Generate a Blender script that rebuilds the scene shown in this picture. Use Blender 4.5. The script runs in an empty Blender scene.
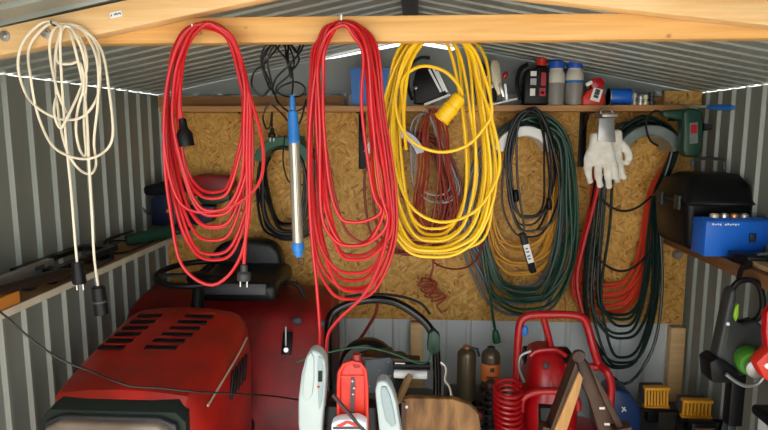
import bpy, bmesh, math, random
from mathutils import Vector as V, Matrix, Euler
R = math.radians
scene = bpy.context.scene
col = scene.collection

# ------------------------------------------------------------------ camera, daylight, exposure
PITCH, YAW, FPX = 8.06, 3.2, 600.0
EYE = V((0, 0, 1.6))
cam_d = bpy.data.cameras.new('camera')
cam_d.sensor_width = 36; cam_d.lens = FPX / 768 * 36; cam_d.clip_start = 0.02
cam = bpy.data.objects.new('camera', cam_d); col.objects.link(cam)
cam.location = EYE; cam.rotation_euler = (R(90 - PITCH), 0, R(YAW))
scene.camera = cam

w = bpy.data.worlds.new('overcast_sky'); scene.world = w; w.use_nodes = True
bg = w.node_tree.nodes['Background']
bg.inputs[0].default_value = (0.93, 0.97, 1.0, 1); bg.inputs[1].default_value = 1.0
sun_d = bpy.data.lights.new('soft_sun', 'SUN'); sun_d.energy = 4.5; sun_d.angle = R(4); sun_d.color = (1, .93, .84)
sun = bpy.data.objects.new('soft_sun', sun_d); col.objects.link(sun); sun.rotation_euler = (R(46), 0, R(8))
vs = scene.view_settings
vs.view_transform = 'Standard'; vs.look = 'None'; vs.gamma = 1; vs.use_curve_mapping = False
vs.exposure = 1.8

# ------------------------------------------------------------------ pixel to place helpers
_th, _ps = R(PITCH), R(YAW)
FW = V((-math.sin(_ps) * math.cos(_th), math.cos(_ps) * math.cos(_th), -math.sin(_th)))
RT = V((math.cos(_ps), math.sin(_ps), 0)); UP = RT.cross(FW)
def ray(px, py): return FW + RT * ((px - 384) / FPX) - UP * ((py - 215) / FPX)
def A(px, py, Y): d = ray(px, py); return EYE + d * (Y / d.y)
def AX(px, py, X): d = ray(px, py); return EYE + d * (X / d.x)
def AZ(px, py, Z): d = ray(px, py); return EYE + d * ((Z - 1.6) / d.z)

# ------------------------------------------------------------------ materials
def mat(name, c, rough=.5, metal=0, c2=None, scale=8, stretch=(1, 1, 1), bump=0, trans=0, alpha=1, coat=0, detail=4, lo=.35, hi=.65, spec=.5):
    m = bpy.data.materials.new(name); m.use_nodes = True
    nt = m.node_tree; b = nt.nodes['Principled BSDF']
    b.inputs['Base Color'].default_value = (*c, 1); b.inputs['Roughness'].default_value = rough
    b.inputs['Metallic'].default_value = metal; b.inputs['Transmission Weight'].default_value = trans
    b.inputs['Alpha'].default_value = alpha; b.inputs['Coat Weight'].default_value = coat
    b.inputs['Specular IOR Level'].default_value = spec
    if c2 is not None or bump:
        tc = nt.nodes.new('ShaderNodeTexCoord'); mp = nt.nodes.new('ShaderNodeMapping')
        mp.inputs['Scale'].default_value = stretch
        nt.links.new(tc.outputs['Object'], mp.inputs[0])
        nz = nt.nodes.new('ShaderNodeTexNoise'); nz.inputs['Scale'].default_value = scale; nz.inputs['Detail'].default_value = detail
        nt.links.new(mp.outputs[0], nz.inputs['Vector'])
        if c2 is not None:
            rp = nt.nodes.new('ShaderNodeValToRGB')
            rp.color_ramp.elements[0].position = lo; rp.color_ramp.elements[1].position = hi
            rp.color_ramp.elements[0].color = (*c, 1); rp.color_ramp.elements[1].color = (*c2, 1)
            nt.links.new(nz.outputs['Fac'], rp.inputs[0]); nt.links.new(rp.outputs[0], b.inputs['Base Color'])
        if bump:
            bp = nt.nodes.new('ShaderNodeBump'); bp.inputs['Strength'].default_value = bump; bp.inputs['Distance'].default_value = .01
            nt.links.new(nz.outputs['Fac'], bp.inputs['Height']); nt.links.new(bp.outputs[0], b.inputs['Normal'])
    return m

def osb_mat():
    m = bpy.data.materials.new('chipboard'); m.use_nodes = True
    nt = m.node_tree; N = nt.nodes.new; L = nt.links.new; b = nt.nodes['Principled BSDF']
    tc = N('ShaderNodeTexCoord')
    cols = []
    for i, (rot, seed) in enumerate(((25, 0), (-40, 3.3), (78, 7.1))):
        mp = N('ShaderNodeMapping'); mp.vector_type = 'TEXTURE'; mp.inputs['Rotation'].default_value = (0, R(rot), 0)
        mp.inputs['Location'].default_value = (seed, 0, seed * .7); mp.inputs['Scale'].default_value = (.040, .2, .010)
        L(tc.outputs['Object'], mp.inputs[0])
        vo = N('ShaderNodeTexVoronoi'); vo.inputs['Scale'].default_value = 1; vo.inputs['Randomness'].default_value = 1
        L(mp.outputs[0], vo.inputs['Vector'])
        sp = N('ShaderNodeSeparateColor'); L(vo.outputs['Color'], sp.inputs[0]); cols.append(sp.outputs[i])
    pick = N('ShaderNodeTexVoronoi'); pick.inputs['Scale'].default_value = 38; L(tc.outputs['Object'], pick.inputs['Vector'])
    ps = N('ShaderNodeSeparateColor'); L(pick.outputs['Color'], ps.inputs[0])
    def gt(x, v):
        n = N('ShaderNodeMath'); n.operation = 'GREATER_THAN'; L(x, n.inputs[0]); n.inputs[1].default_value = v; return n.outputs[0]
    def mix(f, a, c):
        n = N('ShaderNodeMix'); n.data_type = 'FLOAT'; L(f, n.inputs[0]); L(a, n.inputs[2]); L(c, n.inputs[3]); return n.outputs[0]
    v = mix(gt(ps.outputs[0], .36), cols[0], cols[1]); v = mix(gt(ps.outputs[1], .62), v, cols[2])
    rp = N('ShaderNodeValToRGB'); cr = rp.color_ramp
    cr.elements[0].position = 0; cr.elements[0].color = (.30, .11, .018, 1)
    cr.elements[1].position = 1; cr.elements[1].color = (.80, .50, .17, 1)
    for p, c in ((.07, (.52, .25, .045)), (.5, (.66, .36, .08)), (.85, (.74, .42, .11))):
        e = cr.elements.new(p); e.color = (*c, 1)
    L(v, rp.inputs[0]); L(rp.outputs[0], b.inputs['Base Color'])
    b.inputs['Roughness'].default_value = .6
    bp = N('ShaderNodeBump'); bp.inputs['Strength'].default_value = .25; bp.inputs['Distance'].default_value = .004
    L(v, bp.inputs['Height']); L(bp.outputs[0], b.inputs['Normal'])
    return m

def pine_mat(name, light, dark, grain=(1.2, 30, 30), knots=True):
    m = bpy.data.materials.new(name); m.use_nodes = True
    nt = m.node_tree; N = nt.nodes.new; L = nt.links.new; b = nt.nodes['Principled BSDF']
    tc = N('ShaderNodeTexCoord'); mp = N('ShaderNodeMapping'); mp.inputs['Scale'].default_value = grain
    L(tc.outputs['Object'], mp.inputs[0])
    nz = N('ShaderNodeTexNoise'); nz.inputs['Scale'].default_value = 2.2; nz.inputs['Detail'].default_value = 5; nz.inputs['Distortion'].default_value = .6
    L(mp.outputs[0], nz.inputs['Vector'])
    rp = N('ShaderNodeValToRGB'); rp.color_ramp.elements[0].position = .3; rp.color_ramp.elements[1].position = .68
    rp.color_ramp.elements[0].color = (*dark, 1); rp.color_ramp.elements[1].color = (*light, 1)
    L(nz.outputs['Fac'], rp.inputs[0]); out = rp.outputs[0]
    if knots:
        vo = N('ShaderNodeTexVoronoi'); vo.inputs['Scale'].default_value = 7.0; kp = N('ShaderNodeMapping'); kp.inputs['Scale'].default_value = (1, 0, 1.3); L(tc.outputs['Object'], kp.inputs[0]); L(kp.outputs[0], vo.inputs['Vector'])
        kr = N('ShaderNodeValToRGB'); kr.color_ramp.elements[0].position = .035; kr.color_ramp.elements[1].position = .075
        kr.color_ramp.elements[0].color = (.09, .035, .012, 1); kr.color_ramp.elements[1].color = (1, 1, 1, 1)
        L(vo.outputs['Distance'], kr.inputs[0])
        mx = N('ShaderNodeMix'); mx.data_type = 'RGBA'; mx.blend_type = 'MULTIPLY'; mx.inputs[0].default_value = .8
        L(out, mx.inputs[6]); L(kr.outputs[0], mx.inputs[7]); out = mx.outputs[2]
    L(out, b.inputs['Base Color']); b.inputs['Roughness'].default_value = .55
    return m

M = dict(
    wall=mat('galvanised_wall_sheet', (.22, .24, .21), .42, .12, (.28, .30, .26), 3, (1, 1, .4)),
    roof=mat('galvanised_roof_sheet', (.25, .275, .25), .38, .2, (.31, .33, .30), 4),
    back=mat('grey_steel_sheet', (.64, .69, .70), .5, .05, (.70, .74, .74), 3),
    dim_hanger=mat('weathered_steel', (.17, .21, .20), .35, .5, (.26, .29, .28), 14),
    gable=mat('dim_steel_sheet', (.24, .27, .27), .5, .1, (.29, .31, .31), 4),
    dark_steel=mat('dark_steel', (.05, .06, .07), .45, .6),
    osb=osb_mat(),
    pine=pine_mat('pine_beam', (.76, .45, .155), (.62, .31, .085)),
    pine_pale=pine_mat('pale_pine', (.82, .56, .28), (.70, .42, .17)),
    plank=pine_mat('brown_plank', (.52, .27, .10), (.40, .18, .06), knots=False),
    shelf_brown=pine_mat('stained_shelf_board', (.30, .14, .05), (.20, .085, .028), (20, 1.2, 20), False),
    shelf_edge=mat('pale_shelf_edge', (.62, .56, .44), .5, 0, (.5, .44, .33), 10),
    old_wood=pine_mat('old_wood', (.07, .028, .013), (.028, .011, .006), (20, 20, 2), False),
    raw_wood=pine_mat('raw_wood', (.55, .30, .10), (.42, .2, .06), (20, 20, 1.5), False),
    floor=mat('dusty_floor', (.26, .24, .21), .8, 0, (.32, .3, .26), 5),
    ground=mat('gravel_ground', (.52, .49, .44), .9, 0, (.42, .40, .36), 20),
    red=mat('red_rubber', (.56, .008, .014), .34, 0, (.48, .006, .010), 20),
    orange_red=mat('orange_red_rubber', (.66, .045, .015), .38),
    dark_red=mat('dark_red_rubber', (.22, .012, .012), .4),
    brick_red=mat('brown_red_rubber', (.36, .05, .025), .45),
    yellow=mat('yellow_rubber', (.80, .50, .006), .34, 0, (.72, .42, .005), 20),
    amber=mat('amber_rubber', (.72, .34, .03), .42),
    white=mat('cream_rubber', (.80, .72, .56), .45),
    black=mat('black_rubber', (.007, .0075, .008), .30, spec=.4),
    gloss_black=mat('gloss_black_paint', (.004, .004, .005), .14, spec=.45),
    old_tool=mat('dark_tool_body', (.022, .014, .010), .45, spec=.3),
    dark_glass=mat('dark_glass_pane', (.05, .06, .055), .12),
    gunmetal=mat('gunmetal', (.09, .10, .105), .4, .5),
    black_pl=mat('black_plastic', (.006, .006, .007), .38, spec=.22),
    charcoal=mat('charcoal_plastic', (.034, .037, .038), .45, spec=.4),
    dgreen=mat('dark_green_rubber', (.008, .055, .03), .28),
    green=mat('green_rubber', (.03, .17, .06), .38),
    blackgreen=mat('blackish_green_rubber', (.006, .022, .018), .27),
    bluegrey=mat('blue_grey_rubber', (.10, .12, .155), .38),
    grey_rub=mat('grey_rubber', (.36, .36, .36), .45),
    green_pl=mat('green_plastic', (.012, .10, .05), .42),
    dkgreen_pl=mat('dark_green_plastic', (.008, .045, .026), .45),
    lime=mat('lime_plastic', (.28, .55, .03), .4),
    grass=mat('leaf_green_plastic', (.06, .24, .02), .4),
    blue_pl=mat('blue_plastic', (.02, .16, .52), .38),
    blue_box=mat('blue_painted_metal', (.012, .16, .72), .35, 0, (.01, .12, .6), 8),
    blue_lamp=mat('bright_blue_rubber', (.03, .24, .72), .4),
    blue_cap=mat('blue_cap_plastic', (.02, .10, .55), .35),
    dblue=mat('dark_blue_paint', (.006, .014, .045), .4),
    teal=mat('dark_blue_shell', (.006, .03, .11), .4),
    steel=mat('bright_steel', (.62, .62, .6), .28, .9, (.5, .5, .48), 12),
    dull_steel=mat('dull_steel', (.30, .31, .31), .4, .7, (.42, .42, .42), 15),
    tube=mat('lamp_tube', (.52, .50, .42), .15, .55),
    brass=mat('bronze_cylinder_paint', (.13, .10, .06), .35, .5),
    orange=mat('orange_label', (.80, .22, .05), .5),
    white_pl=mat('white_plastic', (.86, .87, .86), .45),
    grip_inner=mat('dim_grey_plastic', (.25, .32, .33), .45),
    handle_grey=mat('pale_grey_plastic', (.36, .43, .43), .42, 0, (.42, .48, .47), 6),
    bottle=mat('milky_bottle', (.66, .63, .55), .35),
    bottle_fill=mat('dark_fluid_in_milky_bottle', (.26, .25, .23), .35),
    paint_red=mat('tractor_red_paint', (.50, .014, .007), .40, 0, (.26, .012, .007), 5, coat=.1),
    dusty_red=mat('dusty_tractor_red', (.30, .008, .008), .5, 0, (.13, .008, .007), 6),
    mach_red=mat('machine_red', (.44, .004, .008), .3, coat=.2),
    signal_red=mat('signal_red_plastic', (.60, .024, .010), .4),
    glass=mat('dusty_lamp_glass', (.16, .115, .085), .2, 0, (.24, .19, .15), 6),
    bumper=mat('dark_green_grey_trim', (.014, .022, .018), .5, spec=.3),
    hide=mat('vinyl_seat', (.008, .008, .010), .42, spec=.4),
    seat_grey=mat('grey_vinyl', (.06, .06, .063), .5),
    glove=mat('white_cotton', (.90, .88, .80), .9, 0, (.76, .72, .62), 25, bump=.4),
    cardboard=mat('weathered_brown_wood', (.34, .17, .055), .7, 0, (.11, .045, .015), 9, (3, 3, .7), bump=.4),
    tool_yellow=mat('tool_yellow', (.80, .36, .02), .45),
    tan=mat('tan_wood', (.42, .24, .09), .7, 0, (.30, .16, .06), 12),
    sticker=mat('pale_sticker', (.80, .84, .88), .5), ink=mat('dark_ink', (.05, .05, .06), .6),
    orange_wood=mat('orange_wood', (.60, .22, .03), .6),
    copper=mat('copper', (.5, .24, .12), .35, .7), cream=mat('cream_metal', (.62, .56, .42), .4, .3),
)

# ------------------------------------------------------------------ mesh builder
class B:
    def __init__(s): s.bm = bmesh.new()
    def _bev(s, geom_edges, bev, seg):
        if bev: bmesh.ops.bevel(s.bm, geom=geom_edges, offset=bev, segments=seg, profile=.5, affect='EDGES', clamp_overlap=True)
    def box(s, c, sz, rot=(0, 0, 0), bev=0, seg=2):
        mt = Matrix.Translation(V(c)) @ Euler(rot).to_matrix().to_4x4() @ Matrix.Diagonal((*sz, 1))
        r = bmesh.ops.create_cube(s.bm, size=1, matrix=mt)
        if bev:
            es = list({e for v in r['verts'] for e in v.link_edges}); s._bev(es, bev, seg)
        return s
    def bar(s, p0, p1, wd, dp, up=(0, 0, 1), bev=0):
        p0, p1 = V(p0), V(p1); x = (p1 - p0); L = x.length; x.normalize()
        z = V(up); y = z.cross(x).normalized(); z = x.cross(y)
        rm = Matrix((x, y, z)).transposed().to_4x4()
        mt = Matrix.Translation((p0 + p1) / 2) @ rm @ Matrix.Diagonal((L, dp, wd, 1))
        r = bmesh.ops.create_cube(s.bm, size=1, matrix=mt)
        if bev: s._bev(list({e for v in r['verts'] for e in v.link_edges}), bev, 2)
        return s
    def rings(s, rings, cap=True, closed=False):
        vr = [[s.bm.verts.new(p) for p in ring] for ring in rings]
        n = len(vr[0]); k = len(vr)
        for i in range(k if closed else k - 1):
            a, b = vr[i], vr[(i + 1) % k]
            for j in range(n): s.bm.faces.new((a[j], a[(j + 1) % n], b[(j + 1) % n], b[j]))
        if cap and not closed:
            s.bm.faces.new(vr[0][::-1]); s.bm.faces.new(vr[-1])
        return s
    def tube(s, pts, r, n=8, closed=False):
        pts = [V(p) for p in pts]; q = [pts[0]]
        for p in pts[1:]:
            if (p - q[-1]).length > 1e-5: q.append(p)
        pts = q; k = len(pts)
        rad = r if isinstance(r, (list, tuple)) else [r] * k
        T = []
        for i in range(k):
            a = pts[(i - 1) % k] if (closed or i > 0) else pts[i]
            b = pts[(i + 1) % k] if (closed or i < k - 1) else pts[i]
            t = b - a; T.append(t.normalized() if t.length > 1e-9 else V((0, 0, 1)))
        ref = V((0, 1, 0)) if abs(T[0].y) < .8 else V((1, 0, 0))
        nrm = (ref - T[0] * ref.dot(T[0])).normalized()
        out = []
        for i in range(k):
            nrm = nrm - T[i] * nrm.dot(T[i])
            nrm = nrm.normalized() if nrm.length > 1e-6 else T[i].orthogonal().normalized()
            bn = T[i].cross(nrm); rr = rad[min(i, len(rad) - 1)]
            out.append([pts[i] + (nrm * math.cos(2 * math.pi * j / n) + bn * math.sin(2 * math.pi * j / n)) * rr for j in range(n)])
        return s.rings(out, True, closed)
    def cyl(s, p0, p1, r0, r1=None, n=18):
        r1 = r0 if r1 is None else r1
        return s.lathe([(r0, 0), (r1, (V(p1) - V(p0)).length)], p0, V(p1) - V(p0), n)
    def lathe(s, prof, base, axis=(0, 0, 1), n=20, sx=1):
        ax = V(axis).normalized(); ref = V((0, 1, 0)) if abs(ax.y) < .9 else V((1, 0, 0))
        u = (ref - ax * ref.dot(ax)).normalized(); v = ax.cross(u)
        rs = [[V(base) + ax * h + u * (r * math.cos(2 * math.pi * j / n)) + v * (r * sx * math.sin(2 * math.pi * j / n)) for j in range(n)] for r, h in prof]
        return s.rings(rs)
    def prism(s, pts, d, bev=0, seg=2):
        d = V(d); a = [s.bm.verts.new(V(p)) for p in pts]; b = [s.bm.verts.new(V(p) + d) for p in pts]; n = len(a)
        fs = [s.bm.faces.new(a[::-1]), s.bm.faces.new(b)]
        for j in range(n): fs.append(s.bm.faces.new((a[j], a[(j + 1) % n], b[(j + 1) % n], b[j])))
        bmesh.ops.recalc_face_normals(s.bm, faces=fs)
        if bev: s._bev(list({e for f in fs for e in f.edges}), bev, seg)
        return s
    def ball(s, c, r, sc=(1, 1, 1), rot=(0, 0, 0)):
        mt = Matrix.Translation(V(c)) @ Euler(rot).to_matrix().to_4x4() @ Matrix.Diagonal((*sc, 1))
        bmesh.ops.create_uvsphere(s.bm, u_segments=16, v_segments=10, radius=r, matrix=mt); return s
    def build(s, name, m, parent=None, angle=40, origin=None):
        off = V((0, 0, 0))
        if parent is not None:
            p = parent
            while p is not None: off += p.location; p = p.parent
        elif origin is not None: off = V(origin)
        bmesh.ops.recalc_face_normals(s.bm, faces=s.bm.faces[:])
        bmesh.ops.translate(s.bm, verts=s.bm.verts[:], vec=-off)
        me = bpy.data.meshes.new(name); s.bm.to_mesh(me); s.bm.free()
        for p in me.polygons: p.use_smooth = True
        me.set_sharp_from_angle(angle=R(angle))
        me.materials.append(M[m] if isinstance(m, str) else m)
        o = bpy.data.objects.new(name, me); col.objects.link(o)
        if parent is not None: o.parent = parent
        elif origin is not None: o.location = V(origin)
        return o

def tag(o, label, cat, group=None):
    o['label'] = label; o['category'] = cat
    if group: o['group'] = group
    return o
def thing(name, label, cat, loc=(0, 0, 0), group=None):
    o = bpy.data.objects.new(name, None); col.objects.link(o); o.location = V(loc); o.empty_display_size = .05
    return tag(o, label, cat, group)
def struct(o): o['kind'] = 'structure'; return o

def cat_rom(pts, sub=5, closed=False):
    out = []; n = len(pts)
    g = (lambda i: pts[i % n]) if closed else (lambda i: pts[max(0, min(n - 1, i))])
    for i in range(n if closed else n - 1):
        p0, p1, p2, p3 = g(i - 1), g(i), g(i + 1), g(i + 2)
        for k in range(sub):
            t = k / sub
            out.append(.5 * ((2 * p1) + (p2 - p0) * t + (2 * p0 - 5 * p1 + 4 * p2 - p3) * t * t + (3 * p1 - p0 - 3 * p2 + p3) * t ** 3))
    if not closed: out.append(pts[-1])
    return out
def P3(pts, Y):      # pixel polyline on a depth plane (or with its own depth as third number)
    return [A(p[0], p[1], p[2] if len(p) > 2 else Y) for p in pts]
def curve(pts, Y, sub=6): return cat_rom(P3(pts, Y), sub)

def coil_pts(inner, outer, n, Y, dy, seed, ts=None, jit=.22, wob=2.2):
    rnd = random.Random(seed); pts = []
    ts = ts or [(i + .5) / n for i in range(n)]
    ts = list(ts); rnd.shuffle(ts)
    for i in range(n):
        lp = []; drift = rnd.uniform(-jit, jit)
        for k, (a, b) in enumerate(zip(inner, outer)):
            t = min(1.06, max(-.06, ts[i] + (rnd.uniform(-jit, jit) + drift * (1 if k < len(inner) / 2 else -1)) * .6))
            yy = Y + dy * ((i + .5) / n - .5) + rnd.uniform(-.004, .004)
            lp.append((a[0] + (b[0] - a[0]) * t + rnd.uniform(-wob, wob), a[1] + (b[1] - a[1]) * t + rnd.uniform(-wob, wob), yy))
        m = max(range(len(lp)), key=lambda q: lp[q][1])
        if 0 < m < len(lp) - 1:
            bx, by, bz = lp[m]
            def near(q): return (bx + .55 * (q[0] - bx), by - .17 * (by - q[1]), bz)
            lp = lp[:m] + [near(lp[m - 1]), lp[m], near(lp[m + 1])] + lp[m + 1:]
        pts += [A(*q) for q in lp]
    return pts

# ================================================================== THE SETTING
XL, XR, YB, YF = -1.35, 1.385, 3.1, .12
RX, RZ = -.03, 2.055           # ridge
EZ = 1.782                     # eaves
def sheet(name, m, path, length_dir, base, L, outward, height=.014, pitch=.118, top=.014, flank=.008, start=0, kind=True):
    """corrugated sheet: profile runs along 'path' from base, ribs run along length_dir"""
    pr = [(0, 0)]; s = start
    while s < L - pitch * .3:
        for ds, h in ((0, 0), (flank, height), (flank + top, height), (2 * flank + top, 0)):
            if 0 < s + ds < L: pr.append((s + ds, h))
        s += pitch
    pr.append((L, 0))
    b = B(); vs_ = []
    for (q, h) in pr:
        p = V(base) + V(path) * q + V(outward) * h
        vs_.append((b.bm.verts.new(p), b.bm.verts.new(p + V(length_dir)), b.bm.verts.new(p - V(outward) * .0012), b.bm.verts.new(p + V(length_dir) - V(outward) * .0012)))
    for i in range(len(vs_) - 1):
        a, c = vs_[i], vs_[i + 1]
        b.bm.faces.new((a[0], c[0], c[1], a[1])); b.bm.faces.new((a[2], a[3], c[3], c[2]))
        b.bm.faces.new((a[0], a[2], c[2], c[0])); b.bm.faces.new((a[1], c[1], c[3], a[3]))
    for e in (vs_[0], vs_[-1]): b.bm.faces.new((e[0], e[1], e[3], e[2]))
    return struct(b.build(name, m, angle=20))
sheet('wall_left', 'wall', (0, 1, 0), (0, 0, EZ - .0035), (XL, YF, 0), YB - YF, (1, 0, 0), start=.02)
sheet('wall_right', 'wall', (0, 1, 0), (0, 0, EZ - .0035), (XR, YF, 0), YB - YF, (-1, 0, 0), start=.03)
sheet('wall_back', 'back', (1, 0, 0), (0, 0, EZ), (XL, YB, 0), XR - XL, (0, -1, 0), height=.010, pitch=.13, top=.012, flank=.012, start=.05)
# gable above the back wall, with the bright slit under the ridge left open
gz = lambda x: RZ - (RZ - EZ) * (abs(x - RX) / ((XR - RX) if x > RX else (RX - XL)))
pts = [(XL, YB, EZ - .004), (XR, YB, EZ - .004), (.7, YB, gz(.7) - .002), (.2, YB, gz(.2) - .004), (.17, YB, gz(.17) - .022), (RX, YB, gz(RX) - .026), (-.42, YB, gz(-.42) - .014), (-.52, YB, gz(-.52) - .003)]
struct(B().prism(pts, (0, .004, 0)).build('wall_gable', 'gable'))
# roof halves
oh = .003
def roof_half(name, xe):
    n = V((xe - RX, 0, EZ - RZ)); u = n.normalized(); ln = u * (n.length + oh)
    out = V((0, 1, 0)).cross(u); out = out if out.z > 0 else -out
    return sheet(name, 'roof', (0, 1, 0), ln, (RX, YF - .1, RZ), YB - YF + .14, out, height=.019, pitch=.105, top=.02, flank=.009, start=.03)
roof_half('ceiling', XL); roof_half('ceiling_right', XR)
struct(B().box((0, 1.5, -.02), (XR - XL + .1, YB + .1, .04)).build('floor', 'floor'))
struct(B().box((0, -6, -.09), (40, 40, .1)).build('ground', 'ground'))
struct(B().box((RX, 1.6, RZ - .022), (.058, 2.98, .03), bev=.003).build('trim_1', 'dark_steel'))
# roof truss of pale timber
struct(B().box((.03, 1.522, 1.8435), (2.1, .045, .061), bev=.003).build('trim_2', 'pine'))
def rafter(name, x0, zb0, x1, zb1, Y, h=.065, m='pine_pale'):
    b = B(); b.prism([(x0, Y, zb0), (x1, Y, zb1), (x1, Y, zb1 + h), (x0, Y, zb0 + h)], (0, .045, 0), bev=.003)
    return struct(b.build(name, m))
rafter('trim_3', -1.30, 1.727, -.1, 1.956, 1.45)
rafter('trim_4', 1.02, 1.807, -.02, 1.932, 1.45, .062)
# chipboard lining, posts
struct(B().box(((XL + XR) / 2 + .005, 3.072, 1.155), (XR - XL - .045, .018, 1.09), bev=.001).build('trim_5', 'osb'))
struct(B().box((-.85, 3.06, 1.742), (.96, .018, .055), bev=.001).build('trim_6', 'plank'))
struct(B().box((1.29, 3.06, 1.752), (.18, .018, .075), bev=.001).build('trim_7', 'osb'))
for i, (x0, x1) in enumerate(((1.302, 1.375), (-.03, .035))):
    struct(B().box(((x0 + x1) / 2, 3.055, .3), (x1 - x0, .05, .6), bev=.003).build('trim_%d' % (8 + i), 'pine_pale'))

# ================================================================== SHELVES
o = B().box((.0, 2.965, 1.701), (2.50, .17, .028), bev=.002).build('wall_shelf', 'plank', origin=(0, 2.96, 1.7))
tag(o, 'long narrow plank shelf across the back wall carrying bottles and tools', 'shelf')
t = thing('wall_shelf', 'pale edged side shelf along the left metal wall', 'shelf', (-1.26, 1.9, 1.08))
B().box((-1.255, 1.86, 1.084), (.168, 2.4, .018)).build('board', 'tan', t)
e = B().box((-1.168, 1.86, 1.083), (.008, 2.4, .022)).build('edge_strip', 'shelf_edge', t)
t = thing('wall_shelf', 'brown wooden shelf on the right metal wall under the black case', 'shelf', (1.28, 2, 1.08))
B().box((1.292, 1.68, 1.099), (.165, 2.5, .018), bev=.001).build('board', 'shelf_brown', t)
B().box((1.2, 1.68, 1.083), (.02, 2.5, .05), bev=.002).build('front_board', 'shelf_brown', t)
# black brackets holding the plank shelf
for i, (px, y0, y1, lb) in enumerate(((249, 114, 165, 'black shelf bracket beside the red cable coil on the left'),
                                      (362, 113, 168, 'black shelf bracket behind the middle red cable coil'),
                                      (584, 113, 166, 'black shelf bracket just left of the white gloves'))):
    p = A(px, y0, 3.05); q = A(px, y1, 3.05)
    b = B().box(((p.x), 3.058, (p.z + q.z) / 2 - .005), (.036, .008, p.z - q.z), bev=.001)
    b.box((p.x, 2.99, 1.683), (.036, .14, .006), bev=.001)
    b.prism([(p.x - .003, 3.055, 1.682), (p.x - .003, 2.95, 1.682), (p.x - .003, 3.055, 1.58)], (.006, 0, 0))
    tag(b.build('shelf_bracket', 'black_pl', origin=(p.x, 3.055, 1.6)), lb, 'bracket', 'black shelf brackets')
# ================================================================== HOOKS, BOLTS, STICKER ON THE TIMBER
YT, YB2 = 1.4985, 1.546       # front and back faces of the tie beam
def hook(px, py, Y, label, m='steel', k=1.0):
    p = A(px, py, Y)
    b = B().tube([p + V((0, .008, 0)), p, p + V((0, -.045 * k, 0)), p + V((0, -.056 * k, .003 * k)), p + V((0, -.059 * k, .014 * k))], .003 * k, 8)
    tag(b.build('screw_hook', m, origin=p), label, 'hook', 'screw hooks in the roof timber')
hook(201, 34, YT, 'steel screw hook in the tie beam holding the left red cable')
hook(344, 25, YT, 'steel screw hook in the tie beam holding the middle red cable')
hook(60, 27, 1.449, 'dark screw hook in the left rafter holding the cream cable', 'dark_steel', .62)
def hook_back(px, Y, label):
    p = A(px, 39, Y)
    b = B().tube([p + V((0, -.012, .02)), p + V((0, .03, .02)), p + V((0, .075, .022)), p + V((0, .085, .04))], .003, 8)
    tag(b.build('screw_hook', 'dark_steel', origin=p), label, 'hook', 'screw hooks in the roof timber')
hook_back(432, YB2, 'screw hook behind the tie beam holding the yellow cable')
hook_back(281, YB2, 'screw hook behind the tie beam holding the black cord')
for px, py, lb in ((5, 36, 'round steel bolt head at the far left of the rafter'), (46, 33, 'round steel bolt head behind the cream cable loops')):
    p = A(px, py, 1.449)
    t = thing('bolt', lb, 'bolt', p, 'bolts in the left rafter')
    B().lathe([(.013, 0), (.0125, .003), (.0105, .0035)], p + V((0, .001, 0)), (0, -1, 0), 22).build('washer', 'dull_steel', t)
    B().lathe([(.0075, .0), (.0075, .006), (.0055, .008)], p + V((0, -.002, 0)), (0, -1, 0), 6).build('nut', 'steel', t, 20)
p = A(116, 14.5, 1.449)
t = thing('sticker', 'small pale printed sticker on the left rafter', 'sticker', p)
sl = .19
B().box(p, (.029, .0012, .013), (0, -.19, 0)).build('backing', 'sticker', t)
for k in range(7):
    if k != 1: B().box(p + V((-.011 + k * .0036, -.001, -.002 + k * .0007 + .001 * (k % 2))), (.0024, .0006, .0055 - .001 * (k % 3)), (0, -.19, 0)).build('print_mark', 'ink', t)

# ================================================================== PLUGS
def plug(parent, p, d, L=.05, r=.018, m='black_pl', pins=True, neck=.5):
    """round mains plug: p = cable end, d = the way it points"""
    d = V(d).normalized()
    o = B().lathe([(r * .35, 0), (r * neck, .002), (r * neck * 1.1, L * .42), (r * .95, L * .55), (r, L * .6), (r, L * .95), (r * .9, L)], p, d, 18).build('plug', m, parent)
    if pins:
        s = d.cross(V((0, 1, 0))); s = s.normalized() if s.length > .1 else V((1, 0, 0))
        for k in (-1, 1):
            q = V(p) + d * L + s * (k * r * .5)
            B().cyl(q, q + d * r * 1.0, r * .13, n=8).build('pin', 'steel', o)
    return o
def socket(parent, p, d, L=.06, r=.02, m='black_pl', face='charcoal'):
    d = V(d).normalized()
    o = B().lathe([(r * .3, 0), (r * .5, .002), (r * .55, L * .35), (r * .9, L * .5), (r, L * .55), (r, L), (r * .8, L), (r * .78, L * .85)], p, d, 20).build('socket', m, parent)
    B().lathe([(r * .78, 0), (r * .7, .002)], V(p) + d * (L * .9), d, 18).build('socket_face', face, o)
    return o

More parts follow.
